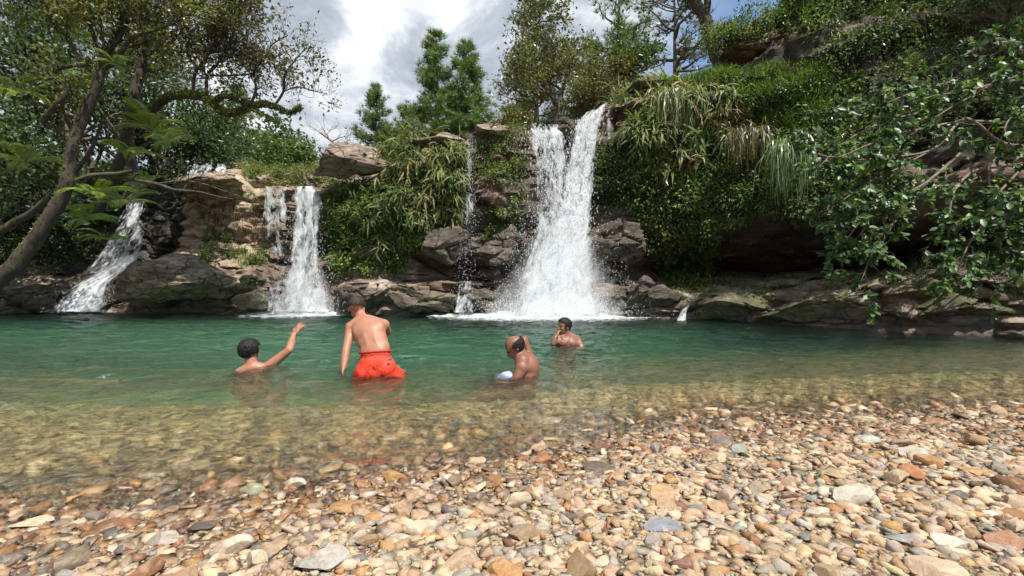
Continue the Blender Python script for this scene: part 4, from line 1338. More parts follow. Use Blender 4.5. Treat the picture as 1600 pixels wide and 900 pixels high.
def pine(px, py_top, Y, width_px, label, seed, crown_px, cols=None, sparse=1.0, group=None, lean=0.0, base_z=None, tuft=0.3):
    rng = np.random.default_rng(seed)
    top = at(px, py_top, Y)
    z0 = hill_z(top[0], Y) if base_z is None else base_z
    base = np.array((top[0] + lean, Y, z0 - 0.3))
    H = top[2] - base[2]
    W = 1.22 * width_px * Y / F_PX
    ch = crown_px * Y / F_PX
    t = empty('pine_tree', base, label, 'tree', group)
    n = 14
    P = np.stack([np.linspace(base[k], top[k], n) for k in range(3)], -1)
    P[1:-1, :2] += rng.normal(size=(n - 2, 2)) * 0.012 * H * 0.3
    R = np.linspace(max(0.016 * H, 0.08), 0.02, n)
    V, F = tube(P, R, 8, 0.1)
    link('trunk', mesh_np('trunk', V, F, True), M_BARK_FAR, parent=t)
    tubes, tp, td = [], [], []
    nw = int(ch / max(0.035 * ch, 0.30))
    for k in range(nw):
        f = (k + rng.random()) / nw                      # 0 top .. 1 crown bottom
        z = top[2] - f * ch
        c = np.array([np.interp(z, P[:, 2], P[:, j]) for j in (0, 1)] + [z])
        reach = W * 0.5 * (0.10 + 0.95 * f ** 0.75) * (1.0 if f < 0.82 else 0.8)
        for b in range(rng.integers(4, 7)):
            if rng.random() > 0.92 * sparse:
                continue
            a = rng.uniform(0, 2 * math.pi)
            L = reach * rng.uniform(0.55, 1.12)
            rise = rng.uniform(0.15, 0.6) * (1 - 0.6 * f)
            m_ = 5
            tt = np.linspace(0, 1, m_)
            B = c + np.stack([math.cos(a) * L * tt, math.sin(a) * L * tt, L * (rise * tt + 0.18 * tt ** 2 - 0.12 * f * tt)], -1)
            B[1:] += rng.normal(size=(m_ - 1, 3)) * 0.04 * L
            tubes.append((B, np.linspace(max(0.035 * L, 0.012), 0.008, m_), 0))
            ns_ = max(int(L / 0.16 * sparse), 3)
            for s in np.linspace(0.35, 1.0, ns_):
                x = s * (m_ - 1)
                i = min(int(x), m_ - 2)
                q = B[i] + (B[i + 1] - B[i]) * (x - i)
                for h in range(4):
                    tp.append(q + rng.normal(size=3) * np.array((0.12, 0.12, 0.08)) * (0.5 + L * 0.5))
                    td.append((B[i + 1] - B[i]) / L * 3 + rng.normal(size=3) * 0.6 + np.array((0, 0, 0.6)))
    link('boughs', tubes_mesh('boughs', tubes, (4,)), M_BARK_FAR, parent=t, kind='stuff')
    tp, td = np.array(tp), np.array(td)
    N = len(tp)
    cols = cols or [(0.07, 0.125, 0.03), (0.11, 0.19, 0.04), (0.16, 0.25, 0.055), (0.22, 0.30, 0.07)]
    col = pal(rng, N, cols, None, 0.25)
    crown_part(t, stamp(TUFT_V, TUFT_F, tp, frames(td, rng.normal(size=(N, 3))), rng.uniform(0.7, 1.2, N) * tuft, col))
    return t


pine(588, 136, 34, 72, 'dense green pine with bushy crown behind the big pale boulder', 201, 150, tuft=0.42)
pine(628, 172, 36, 50, 'small pine just right of the pine behind the boulder', 202, 70, tuft=0.42)
pine(682, 56, 36, 100, 'tall left pine of the pair in the middle of the skyline', 203, 195, tuft=0.45)
pine(728, 70, 37, 88, 'pointed right pine of the pair in the middle of the skyline', 204, 180, tuft=0.45)
pine(838, -60, 25, 120, 'tall thin pine rising behind the round tree at the tall waterfall', 205, 260, sparse=0.95, tuft=0.34, cols=[(0.05, 0.085, 0.03), (0.08, 0.12, 0.04), (0.11, 0.15, 0.05)])
pine(966, -60, 24, 150, 'tall pine with bare lower trunk against the blue sky gap', 206, 170, sparse=0.8, tuft=0.32)
pine(1054, -70, 22, 170, 'tall sparse pine with dead lower boughs at the right skyline', 207, 185, sparse=0.55, tuft=0.3, cols=[(0.05, 0.08, 0.03), (0.09, 0.11, 0.04), (0.13, 0.12, 0.05)])
pine(925, 70, 30, 70, 'light green young pine between round tree and tall pine', 208, 120, tuft=0.36, cols=[(0.08, 0.14, 0.04), (0.12, 0.19, 0.06)])
pine(372, 138, 32, 70, 'open crowned pine behind the mossy leaning limb', 209, 100, sparse=0.8, tuft=0.4)
pine(395, 205, 40, 50, 'small pine under the tip of the mossy limb', 210, 60, tuft=0.45)
pine(92, -80, 19, 130, 'tall pine trunk deep in the left forest', 211, 230, sparse=0.6, tuft=0.3)
pine(30, -60, 17, 130, 'tall pine at the left picture edge behind the crooked tree', 212, 260, sparse=0.6, tuft=0.28, cols=[(0.06, 0.10, 0.03), (0.10, 0.15, 0.05)])
G_OLIVE = [(0.10, 0.12, 0.028), (0.16, 0.17, 0.04), (0.22, 0.20, 0.055), (0.07, 0.095, 0.026)]
broadleaf(868, 25, 18.5, 180, 'round olive leaved tree standing behind the tall waterfall lip', G_OLIVE, 221, crown_px=170, leaf=(0.09, 0.17), per=7, levels=4, base_z=5.0, kids=(3, 3, 4))
broadleaf(992, 66, 19, 60, 'small dark leafy tree against the blue sky gap', G_DARK + G_IVY[:2], 222, crown_px=80, leaf=(0.10, 0.18), per=7, base_z=5.6)
broadleaf(925, 130, 16.5, 90, 'low yellow green bush behind the tall waterfall lip', [(0.12, 0.13, 0.03), (0.18, 0.17, 0.04), (0.10, 0.13, 0.03)], 223, crown_px=50, leaf=(0.07, 0.13), per=7, base_z=5.2, name='bush', cat='bush')
broadleaf(815, 165, 17, 70, 'low olive bush left of the tall waterfall lip', G_OLIVE, 224, crown_px=45, leaf=(0.07, 0.13), per=6, base_z=4.8, name='bush', cat='bush')
broadleaf(438, 203, 42, 70, 'rounded dark green tree on the far left skyline', G_DARK + G_IVY[:2], 225, crown_px=60, leaf=(0.3, 0.5), per=6, base_z=4)
broadleaf(455, 222, 30, 75, 'round light green bush below the reddish bare tree', [(0.12, 0.2, 0.05), (0.17, 0.24, 0.07), (0.1, 0.16, 0.04)], 226, crown_px=45, leaf=(0.18, 0.3), per=8, base_z=3.8, name='bush', cat='bush')
M_TWIG_RED = bark_mat('bare_twig_reddish', (0.13, 0.085, 0.07), (0.24, 0.17, 0.14))
broadleaf(492, 183, 26, 60, 'leafless reddish brown tree behind the boulder', [], 227, crown_px=60, bare=True, base_z=3.6, bark=M_TWIG_RED, levels=4, name='bare_tree', trunk_r=0.12)
broadleaf(320, 150, 22, 120, 'dark forest tree behind the upper left sliding water', G_DARK, 228, crown_px=130, leaf=(0.13, 0.24), per=7, base_z=4.2)
broadleaf(240, 60, 20, 170, 'tall dark forest tree behind the mossy trees', G_DARK + G_IVY[:1], 229, crown_px=230, leaf=(0.13, 0.24), per=6, base_z=4.2)
broadleaf(120, 40, 18, 200, 'broad forest tree behind the crooked mossy trunk', G_DARK + G_IVY[1:2], 230, crown_px=260, leaf=(0.12, 0.22), per=6, base_z=4.0)
broadleaf(-20, 40, 15, 200, 'leafy forest tree at the left picture edge', G_IVY + G_DARK, 231, crown_px=260, leaf=(0.11, 0.2), per=6, base_z=3.5)
broadleaf(60, -60, 14.5, 240, 'dense dark tree filling the gap behind the crooked limb', G_DARK, 233, crown_px=330, leaf=(0.12, 0.22), per=9, base_z=3.4)
broadleaf(185, -40, 16, 220, 'dense dark tree behind the dark leaning trunk', G_DARK + G_IVY[:1], 234, crown_px=330, leaf=(0.12, 0.22), per=9, base_z=3.8)
broadleaf(-60, 120, 12.5, 220, 'dark leafy tree on the bank beyond the picture edge', G_DARK, 235, crown_px=260, leaf=(0.10, 0.18), per=9, base_z=2.6)
broadleaf(290, 190, 18, 110, 'dark bushy tree above the upper sliding water', G_DARK, 236, crown_px=90, leaf=(0.1, 0.2), per=9, base_z=4.8)
for k_, (bx_, by_, bz_, w_, h_) in enumerate(((13.0, 9.6, 8.6, 6.5, 5.0), (14.5, 7.4, 7.6, 6.5, 5.5), (15.5, 11.0, 11.0, 6.0, 5.0))):
    yy = by_
    top_py = 450 - F_PX * (bz_ + h_ - CAM_H) / yy
    broadleaf(800 + F_PX * bx_ / yy, top_py, yy, w_ * F_PX / yy, ('shade tree on the hilltop above the outcrop', 'shade tree on the bank above the hanging branches', 'shade tree highest on the hillside')[k_], G_DARK + G_IVY[:2], 240 + k_, crown_px=h_ * 0.75 * F_PX / yy, leaf=(0.16, 0.28), per=9, base_z=bz_ - 2.0)

# ---- left: crooked mossy tree and leaning limb tree, limbs traced in depth
G_MOSSLEAF = [(0.12, 0.17, 0.03), (0.2, 0.24, 0.04), (0.28, 0.27, 0.05), (0.09, 0.12, 0.03)]


def limb(parent, pts, name='branch', mat=None, ns=10, rough=0.14, n=6, rscale=0.5):
    """pts rows: px, py, Y, radius in px"""
    P = np.array([at(a, b, c) for a, b, c, r in pts])
    R = np.array([r * c / F_PX for a, b, c, r in pts]) * rscale
    P = catmull(P, n)
    R = np.interp(np.linspace(0, len(pts) - 1, len(P)), np.arange(len(pts)), R)
    P[1:-1] += 0.5 * R[1:-1, None] * np.stack([fbm(P[1:-1] * 1.6 + k_ * 9, 2) for k_ in range(3)], -1)
    V, F = tube(P, R, ns, rough)
    link(name, mesh_np(name, V, F, True), mat or M_BARK, parent=parent)
    return P, R


def side_twigs(P, R, n, L, level, rng, tubes, tips, up=0.12, t0=0.15, spread=1.1, gnarl=0.3, kids=(3, 3, 3), bias=(0, 0, 0.35)):
    for k in range(n):
        i = int(rng.uniform(t0, 0.999) * (len(P) - 1))
        d = P[min(i + 1, len(P) - 1)] - P[i - 1]
        d /= np.linalg.norm(d) + 1e-9
        a = rng.normal(size=3)
        dd = d + spread * a / np.linalg.norm(a) + np.array(bias)
        grow(P[i], dd, L * rng.uniform(0.6, 1.2), min(R[i] * 0.5, 0.03), level, rng, tubes, tips, gnarl, up, kids, 0.62, 0.9)


ra = np.random.default_rng(301)
ta = empty('mossy_tree', at(-40, 482, 10.2), 'crooked moss covered tree leaning in from the left bank', 'tree')
trunkA = limb(ta, [(-40, 482, 10.2, 30), (-5, 440, 10.2, 27), (32, 402, 10.2, 24), (70, 350, 10.2, 20), (103, 290, 10.2, 18), (113, 245, 10.2, 16), (120, 205, 10.2, 15), (143, 155, 10.2, 15), (155, 115, 10.2, 13), (168, 85, 10.3, 12), (190, 45, 10.4, 9), (207, 5, 10.5, 7), (220, -60, 10.6, 4)], 'trunk', ns=14, n=8)
limbs = []
limbs.append(limb(ta, [(113, 217, 10.2, 9), (88, 202, 10.1, 9), (69, 190, 10.0, 8), (86, 166, 9.9, 8), (104, 148, 9.9, 7), (104, 130, 9.9, 7), (84, 117, 9.9, 6), (96, 106, 9.9, 6), (132, 101, 10.0, 5), (140, 96, 10.1, 4)]))
limbs.append(limb(ta, [(130, 104, 10.1, 5), (112, 70, 10.1, 5), (90, 42, 10.0, 4), (60, 10, 9.9, 3), (30, -40, 9.8, 2)]))
limbs.append(limb(ta, [(120, 282, 10.1, 8), (150, 273, 9.9, 7), (185, 272, 9.8, 7), (208, 267, 9.7, 4)]))
limbs.append(limb(ta, [(170, 272, 9.9, 7), (205, 281, 9.8, 6), (245, 287, 9.7, 6), (275, 297, 9.6, 4.5), (310, 300, 9.5, 3), (345, 308, 9.4, 2), (372, 312, 9.4, 1.3)]))
limbs.append(limb(ta, [(245, 287, 9.7, 4), (285, 283, 9.6, 3), (320, 288, 9.5, 2.2), (350, 298, 9.4, 1.6), (398, 314, 9.3, 1)]))
limbs.append(limb(ta, [(-20, 372, 11, 12), (30, 345, 11, 11), (75, 312, 10.8, 10), (105, 280, 10.5, 9), (140, 240, 10.6, 6), (160, 190, 10.8, 4)]))
limbs.append(limb(ta, [(155, 112, 10.2, 8), (185, 90, 10.1, 7), (205, 60, 10.0, 6), (250, 45, 9.9, 4), (300, 20, 9.8, 2.5), (330, -20, 9.7, 1.5)]))
tubes, tips = [], []
tubes2, tips2 = [], []
for k in (1, 6):
    side_twigs(*limbs[k], 16, 0.8, 2, ra, tubes, tips, kids=(3, 3))
side_twigs(trunkA[0][60:], trunkA[1][60:], 22, 0.9, 2, ra, tubes, tips, kids=(3, 3))
side_twigs(*limbs[0], 8, 0.5, 1, ra, tubes, tips)
side_twigs(*limbs[3], 8, 0.5, 1, ra, tubes2, tips2)
side_twigs(*limbs[4], 9, 0.45, 1, ra, tubes2, tips2)
link('twigs', tubes_mesh('twigs', tubes + tubes2, (3, 4, 5)), M_BARK, parent=ta)
crown_part(ta, leaves_on(tips, 4, (0.06, 0.12), G_OLIVE[1:3] + G_MOSSLEAF, ra, None, 0.10))


def moss_on(P, R, n, rng, size=(0.03, 0.07), cols=None, updown=1.0):
    i = rng.integers(0, len(P) - 1, n)
    f = rng.random(n)[:, None]
    c = P[i] * (1 - f) + P[i + 1] * f
    a = rng.normal(size=(n, 3))
    a[:, 2] = np.abs(a[:, 2]) * updown
    a /= np.linalg.norm(a, axis=1)[:, None]
    pos = c + a * R[i][:, None] * 0.95
    xd = a + rng.normal(size=(n, 3)) * 0.6
    return stamp(LEAF_V, LEAF_F, pos, frames(xd, rng.normal(size=(n, 3))), rng.uniform(size[0], size[1], n), pal(rng, n, cols or G_MOSSLEAF))


g = Geo()
for (P_, R_), n_m in ((limbs[0], 900), (trunkA, 1500), (limbs[6], 700), (limbs[1], 300)):
    g.add(*moss_on(P_, R_, n_m, ra))
link('moss', g.mesh('moss'), M_LEAF, parent=ta, kind='stuff')

tb = empty('leaning_tree', at(150, 330, 12.2), 'dark tree whose mossy limb and bare twigs reach across the sky', 'tree')
limbsB = []
tB = limb(tb, [(150, 330, 12.2, 17), (185, 260, 12.1, 16), (200, 200, 12, 16), (212, 140, 12, 15), (222, 80, 12, 14), (224, 30, 12, 12), (230, -60, 12, 9)], 'trunk', ns=12, n=8)
limbsB.append(limb(tb, [(208, 190, 12, 10), (240, 172, 11.8, 10), (270, 152, 11.6, 10), (300, 150, 11.4, 10), (325, 158, 11.3, 10), (352, 178, 11.2, 9), (385, 172, 11.1, 9), (410, 165, 11.0, 7), (432, 170, 10.9, 5), (452, 178, 10.8, 3.5), (470, 168, 10.8, 2)]))
limbsB.append(limb(tb, [(330, 165, 11.3, 7), (350, 152, 11.2, 6), (375, 158, 11.1, 6), (395, 172, 11.0, 4.5), (420, 186, 10.9, 3), (435, 193, 10.9, 1.5)]))
limbsB.append(limb(tb, [(301, 146, 11.4, 5), (304, 120, 11.4, 4.5), (318, 95, 11.4, 4), (340, 70, 11.3, 4), (360, 40, 11.2, 3.5), (372, 10, 11.2, 3), (385, -30, 11.2, 2)]))
limbsB.append(limb(tb, [(323, 150, 11.3, 5), (324, 118, 11.3, 4.5), (340, 100, 11.3, 4), (356, 70, 11.2, 3.5), (368, 45, 11.2, 3), (395, 15, 11.1, 2)]))
limbsB.append(limb(tb, [(325, 118, 11.3, 3), (350, 118, 11.2, 3), (385, 116, 11.1, 2.5), (398, 114, 11.0, 2)]))
limbsB.append(limb(tb, [(392, 165, 11.0, 4.5), (400, 140, 11.0, 4), (398, 110, 11.0, 3.5), (415, 90, 10.9, 3), (425, 70, 10.9, 2.2), (450, 55, 10.8, 1.5)]))
limbsB.append(limb(tb, [(428, 166, 10.9, 4), (443, 142, 10.9, 3.5), (445, 118, 10.8, 3), (460, 96, 10.8, 2.4), (478, 75, 10.7, 1.5)]))
limbsB.append(limb(tb, [(445, 142, 10.9, 2.4), (465, 136, 10.8, 2), (490, 142, 10.7, 1.5), (508, 146, 10.7, 1)]))
limbsB.append(limb(tb, [(222, 70, 12, 8), (250, 50, 11.7, 7), (285, 60, 11.4, 5), (310, 40, 11.2, 4), (345, 12, 11.1, 3), (390, -20, 11.0, 2)]))
limbsB.append(limb(tb, [(218, 75, 12, 7), (260, 82, 11.6, 5), (300, 80, 11.4, 4), (345, 80, 11.2, 3), (380, 60, 11.1, 2), (400, 20, 11.0, 1.2)]))
tubes, tips, tubes3, tips3 = [], [], [], []
for k in (5, 6, 7):
    side_twigs(*limbsB[k], 16, 0.55, 2, ra, tubes3, tips3, kids=(3, 3), gnarl=0.35)
for k in (2, 3, 4):
    side_twigs(*limbsB[k], 13, 0.6, 2, ra, tubes, tips, kids=(3, 3), gnarl=0.35)
for k in (8, 9):
    side_twigs(*limbsB[k], 16, 0.8, 2, ra, tubes, tips, kids=(3, 3), gnarl=0.3)
side_twigs(tB[0][25:], tB[1][25:], 20, 1.0, 2, ra, tubes, tips, kids=(3, 3))
link('twigs', tubes_mesh('twigs', tubes + tubes3, (3, 4, 5)), M_BARK, parent=tb)
kk = ra.choice(len(tips3), len(tips3) // 6, replace=False)
crown_part(tb, leaves_on(tips + [tips3[i] for i in kk], 3, (0.05, 0.11), [(0.13, 0.11, 0.035), (0.10, 0.10, 0.03), (0.17, 0.13, 0.05), (0.07, 0.08, 0.025)], ra, None, 0.09))
g = Geo()
for (P_, R_), n_m in ((limbsB[0], 4200), (limbsB[1], 900), (tB, 700)):
    g.add(*moss_on(P_, R_ * 1.1, n_m, ra, (0.04, 0.10)))
link('moss', g.mesh('moss'), M_LEAF, parent=tb, kind='stuff')

tk = empty('leaning_tree', at(1110, 70, 14.6), 'dark forked tree trunk leaning out above the grass slope', 'tree')
Pk, Rk = limb(tk, [(1135, 150, 14.6, 14), (1122, 95, 14.6, 13), (1106, 48, 14.6, 11), (1096, 22, 14.6, 10), (1084, 4, 14.6, 9), (1074, -40, 14.6, 7), (1060, -110, 14.6, 5)], 'trunk', ns=10, n=8, rscale=0.9)
Pk2, Rk2 = limb(tk, [(1098, 28, 14.6, 7), (1106, 5, 14.6, 6), (1104, -30, 14.6, 5), (1120, -90, 14.6, 3)], 'branch', ns=8, n=6, rscale=0.9)
tubes, tips = [], []
side_twigs(Pk[22:], Rk[22:], 14, 1.2, 2, ra, tubes, tips, kids=(3, 3))
side_twigs(Pk2[6:], Rk2[6:], 12, 1.1, 2, ra, tubes, tips, kids=(3, 3))
link('twigs', tubes_mesh('twigs', tubes, (3, 4, 5)), M_BARK, parent=tk)
crown_part(tk, leaves_on(tips, 4, (0.08, 0.15), G_IVY + G_DARK, ra, None, 0.12))

# ---- ferns: a frond is a part
rf_ = np.random.default_rng(333)


def frond_mesh(L, seed):
    rng = np.random.default_rng(seed)
    g = Geo()
    n = 26
    t = np.linspace(0, 1, n)
    R_ = np.stack([L * t * (1 - 0.12 * t), 0 * t, L * (0.45 * t - 0.65 * t ** 2.2)], -1)
    V, F = tube(R_, np.linspace(0.006, 0.002, n), 3)
    g.add(V, F, (0.10, 0.12, 0.03))
    for i in range(2, n):
        ln = L * 0.22 * math.sin(math.pi * (0.12 + 0.86 * t[i])) ** 0.8
        for s in (-1, 1):
            c = np.array((0.28, 0.38, 0.04)) * rng.uniform(0.8, 1.3)
            d = np.array((0.45, s * 1.0, -0.12))
            fr = frames(d[None], np.array([[0, 0.0, 1.0]]))
            g.add(*stamp(LEAF_V * np.array((1, 0.28, 1)), LEAF_F, R_[i:i + 1], fr, np.array([ln]), c[None]))
    return g.mesh('frond')


FRONDS = [frond_mesh(1.0, k) for k in range(3)]
for me_ in FRONDS:
    me_.materials.append(M_LEAF)


def fern(px, py, Y, label, size, n=8, lean=(0.3, -0.6)):
    c = at(px, py, Y)
    f = empty('fern', c, label, 'fern', 'ferns on the left bank')
    for k in range(n):
        a = 2 * math.pi * k / n + rf_.normal() * 0.3
        o = bpy.data.objects.new('frond', FRONDS[k % 3])
        COL.objects.link(o)
        o.parent = f
        o.rotation_euler = (rf_.normal() * 0.15, rf_.uniform(-0.7, 0.1), a)
        s = size * rf_.uniform(0.75, 1.2)
        o.scale = (s, s, s)
    return f


FERNS = [(236, 205, 11.6, 'bright sunlit fern high on the leaning trunk below the mossy limb', 1.0, 9), (262, 222, 11.4, 'light green fern right of the bright high fern', 0.8, 8), (205, 240, 11.3, 'green fern at the dark trunk above the low bare branch', 0.8, 8),
         (180, 100, 10.0, 'sunlit fern in the fork of the crooked mossy trunk', 0.5, 7), (128, 130, 10.1, 'small fern perched left of the crooked trunk fork', 0.45, 7), (215, 50, 11.0, 'yellow green fern near the top of the left trees', 0.5, 7),
         (150, 305, 10.6, 'yellowish fern in shade under the low bare branch', 0.8, 8), (190, 320, 11.2, 'wide fern beside the shaded cascade top', 0.9, 9), (135, 345, 11.2, 'yellow tipped fern between trunk and shaded cascade', 0.8, 8), (225, 290, 12.0, 'fern hanging right above the shaded cascade', 0.7, 8),
         (40, 255, 11.0, 'dull green fern behind the crooked limb at the far left', 0.9, 8), (20, 140, 10.6, 'pale fern at the left picture edge', 0.9, 8), (170, 375, 12.2, 'low dark fern next to the shaded cascade', 0.7, 8), (120, 60, 10.5, 'bright fern high between the two left trunks', 0.5, 7)]
for a_ in FERNS:
    fern(*a_)

# ------------------------------------------------------------------ right: overhanging broad-leaved shrub
rb = np.random.default_rng(404)
sh_ = empty('overhanging_shrub', at(1620, 250, 8.6), 'leafy shrub with long branches hanging over the cave at the right', 'shrub')
STEMS = [
    [(1660, 90, 8.8, 5), (1590, 118, 8.3, 4), (1520, 140, 7.9, 3), (1460, 150, 7.7, 2.2), (1430, 160, 7.6, 1.5)],
    [(1660, 180, 8.8, 5), (1580, 190, 8.2, 4), (1500, 190, 7.8, 3.4), (1420, 205, 7.5, 2.5), (1370, 205, 7.4, 1.5)],
    [(1660, 230, 8.6, 6), (1570, 225, 8.1, 5), (1510, 185, 7.8, 4), (1460, 232, 7.4, 3), (1400, 245, 7.2, 2), (1340, 250, 7.1, 1.4)],
    [(1640, 260, 8.6, 5), (1540, 262, 8.0, 4), (1490, 300, 7.6, 3.4), (1482, 380, 7.4, 3), (1478, 412, 7.3, 2.4), (1486, 440, 7.2, 1.5)],
    [(1640, 300, 8.3, 5), (1560, 305, 7.9, 4), (1480, 290, 7.6, 3.2), (1420, 310, 7.4, 2.6), (1390, 360, 7.3, 2), (1360, 410, 7.2, 1.3)],
    [(1500, 240, 7.8, 4), (1440, 290, 7.5, 3.4), (1385, 310, 7.4, 2.6), (1345, 345, 7.3, 2), (1325, 372, 7.2, 1.4)],
    [(1420, 210, 7.6, 3), (1360, 225, 7.4, 2.4), (1310, 245, 7.3, 2), (1270, 240, 7.3, 1.2)],
    [(1640, 340, 7.8, 4), (1590, 350, 7.4, 3.2), (1560, 330, 7.2, 2.4), (1520, 372, 7.1, 2), (1500, 410, 7.0, 1.4)],
    [(1660, 60, 8.9, 4), (1600, 80, 8.5, 3.2), (1560, 60, 8.3, 2.5), (1500, 90, 8.1, 1.6)],
    [(1640, 380, 7.6, 3), (1585, 392, 7.3, 2.4), (1560, 430, 7.2, 1.6)],
    [(1460, 232, 7.5, 2.5), (1405, 262, 7.3, 2), (1350, 290, 7.2, 1.6), (1318, 312, 7.1, 1)],
    [(1400, 345, 7.3, 2), (1372, 375, 7.25, 1.6), (1345, 440, 7.2, 1.1)],
    [(1560, 225, 8.0, 3), (1545, 285, 7.6, 2.4), (1570, 330, 7.3, 1.8), (1548, 365, 7.2, 1.2)],
    [(1640, 140, 8.2, 3), (1600, 165, 7.8, 2.4), (1570, 200, 7.5, 2), (1585, 240, 7.3, 1.4)],
]
STEMS += [
    [(1520, 120, 8.6, 3), (1440, 140, 8.2, 2.4), (1370, 165, 8.0, 2), (1300, 175, 7.9, 1.4)],
    [(1480, 170, 8.2, 3), (1400, 185, 8.0, 2.4), (1330, 215, 7.8, 2), (1280, 260, 7.7, 1.4)],
    [(1440, 250, 8.0, 3), (1380, 270, 7.8, 2.4), (1320, 300, 7.7, 2), (1290, 330, 7.6, 1.4)],
    [(1600, 260, 8.2, 3), (1540, 320, 7.8, 2.4), (1500, 345, 7.5, 2), (1440, 370, 7.4, 1.4)],
    [(1640, 120, 8.2, 3), (1560, 130, 7.9, 2.4), (1500, 160, 7.7, 2), (1450, 190, 7.6, 1.4)],
    [(1640, 290, 7.9, 3), (1600, 300, 7.6, 2.4), (1570, 340, 7.4, 2), (1590, 400, 7.2, 1.4)],
]
tubes, tips = [], []
for stp in STEMS:
    P_, R_ = limb(sh_, stp, 'branch', M_TWIG, 6, 0.1, 5, 0.6)
    side_twigs(P_, R_, 15, 0.42, 1, rb, tubes, tips, up=0.0, t0=0.1, spread=0.9, gnarl=0.25, kids=(2, 2), bias=(-0.3, -0.25, 0.0))
    tips.append((P_[-1], P_[-1] - P_[-3]))
link('twigs', tubes_mesh('twigs', [(P_, R_ * 0.6, L_) for P_, R_, L_ in tubes], (3, 4, 5)), M_TWIG, parent=sh_)
# rosettes of ovate leaves at the twig ends
ends = [t for i, t in enumerate(tips) if i % 5 >= 3 or rb.random() < 0.12]
c = np.array([t[0] for t in ends])
d = np.array([t[1] for t in ends])
d /= np.linalg.norm(d, axis=1)[:, None] + 1e-9
per = 6
N = len(c) * per
ci = np.repeat(np.arange(len(c)), per)
pos = c[ci] - d[ci] * rb.uniform(0, 0.09, N)[:, None]
ax = rb.normal(size=(N, 3))
ax /= np.linalg.norm(ax, axis=1)[:, None]
xd = d[ci] * 0.5 + ax * 0.9 + np.array((-0.1, -0.2, -0.35))
zd = np.array((-0.15, -0.45, 0.9)) + rb.normal(size=(N, 3)) * 0.35
rot = frames(xd, zd)
sz = rb.uniform(0.055, 0.14, N)
col = pal(rb, len(c), [(0.05, 0.11, 0.03), (0.07, 0.14, 0.035), (0.10, 0.18, 0.04), (0.17, 0.24, 0.05)], (3, 3, 2, 1), 0.2)[ci] * (0.8 + 0.4 * rb.random((N, 1)))
show = sz / pos[:, 1]
pj = proj(pos)
inf = (pj[:, 0] > 0) & (pj[:, 0] < 1590)
order = np.argsort(-(show * inf))
big, rest = order[:300], order[300:]
crown_part(sh_, stamp(OVAL_V, OVAL_F, pos[rest], rot[rest], sz[rest], col[rest]), M_LEAF_GLOSSY, 'foliage')
leaf_me = mesh_np('leaf', OVAL_V, OVAL_F, False)
leaf_me.materials.append(M_LEAF_OBJ)
inv = Matrix.Translation(-sh_.location)
for k in big:
    o = bpy.data.objects.new('leaf', leaf_me)
    COL.objects.link(o)
    o.parent = sh_
    M = Matrix([[*rot[k][0], 0], [*rot[k][1], 0], [*rot[k][2], 0], [0, 0, 0, 1]])
    o.matrix_local = inv @ Matrix.Translation(pos[k]) @ M @ Matrix.Scale(sz[k], 4)
    o.color = (*[float(x) for x in col[k]], 1)

# ------------------------------------------------------------------ stones of the beach
TAN = [(0.50, 0.37, 0.25), (0.54, 0.42, 0.30), (0.58, 0.47, 0.36), (0.50, 0.36, 0.24), (0.44, 0.31, 0.19), (0.60, 0.52, 0.42), (0.40, 0.37, 0.33), (0.33, 0.33, 0.32), (0.26, 0.27, 0.27), (0.38, 0.20, 0.10), (0.46, 0.27, 0.12), (0.22, 0.12, 0.085), (0.52, 0.41, 0.31), (0.16, 0.13, 0.11)]
TANW = (5, 6, 6, 4, 4, 4, 4, 3, 1.6, 1.6, 2, 1, 4, 0.7)
WETP = [(0.34, 0.19, 0.085), (0.30, 0.15, 0.06), (0.26, 0.18, 0.11), (0.20, 0.10, 0.05), (0.38, 0.26, 0.14), (0.16, 0.13, 0.11), (0.28, 0.22, 0.16)]
rst = np.random.default_rng(555)


def wetness(x, y):
    s = shore_s(x, y)
    nz_ = fbm(np.stack([np.asarray(x) * 2, np.asarray(y) * 2, 0 * np.asarray(x)], -1), 3)
    return smooth01(s + 0.25 * nz_, -0.55, -0.2)


def stone_cols(rng, x, y):
    n = len(x)
    dry = pal(rng, n, TAN, TANW, 0.12, 0.025)
    dry = dry * np.array((0.92, 0.87, 0.79)) * (1 + 0.12 * rng.normal(size=(n, 1)))
    wp = pal(rng, n, WETP + TAN[:5], (3, 2, 3, 2, 2, 2, 2, 1, 1, 1, 1, 1), 0.15, 0.03)
    w = wetness(x, y)
    use = rng.random(n) < w * 0.95
    c = np.where(use[:, None], wp * 0.95, dry)
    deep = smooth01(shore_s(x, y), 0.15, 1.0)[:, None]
    c = c * (1 - deep) + deep * (1.0 * c * np.array((1.15, 1.05, 0.8)) + 0.48 * np.array((0.78, 0.64, 0.32)))  # submerged stones brightened and yellowed in colour to replace blocked sunlight
    return c, w


def flat_rot(n, rng, tilt=0.36):
    """stones lying roughly flat with a random heading"""
    z = np.stack([rng.normal(0, tilt, n), rng.normal(0, tilt, n) - 0.12, np.ones(n)], -1)
    a = rng.uniform(0, 2 * math.pi, n)
    return frames(np.stack([np.cos(a), np.sin(a), 0 * a], -1), z)


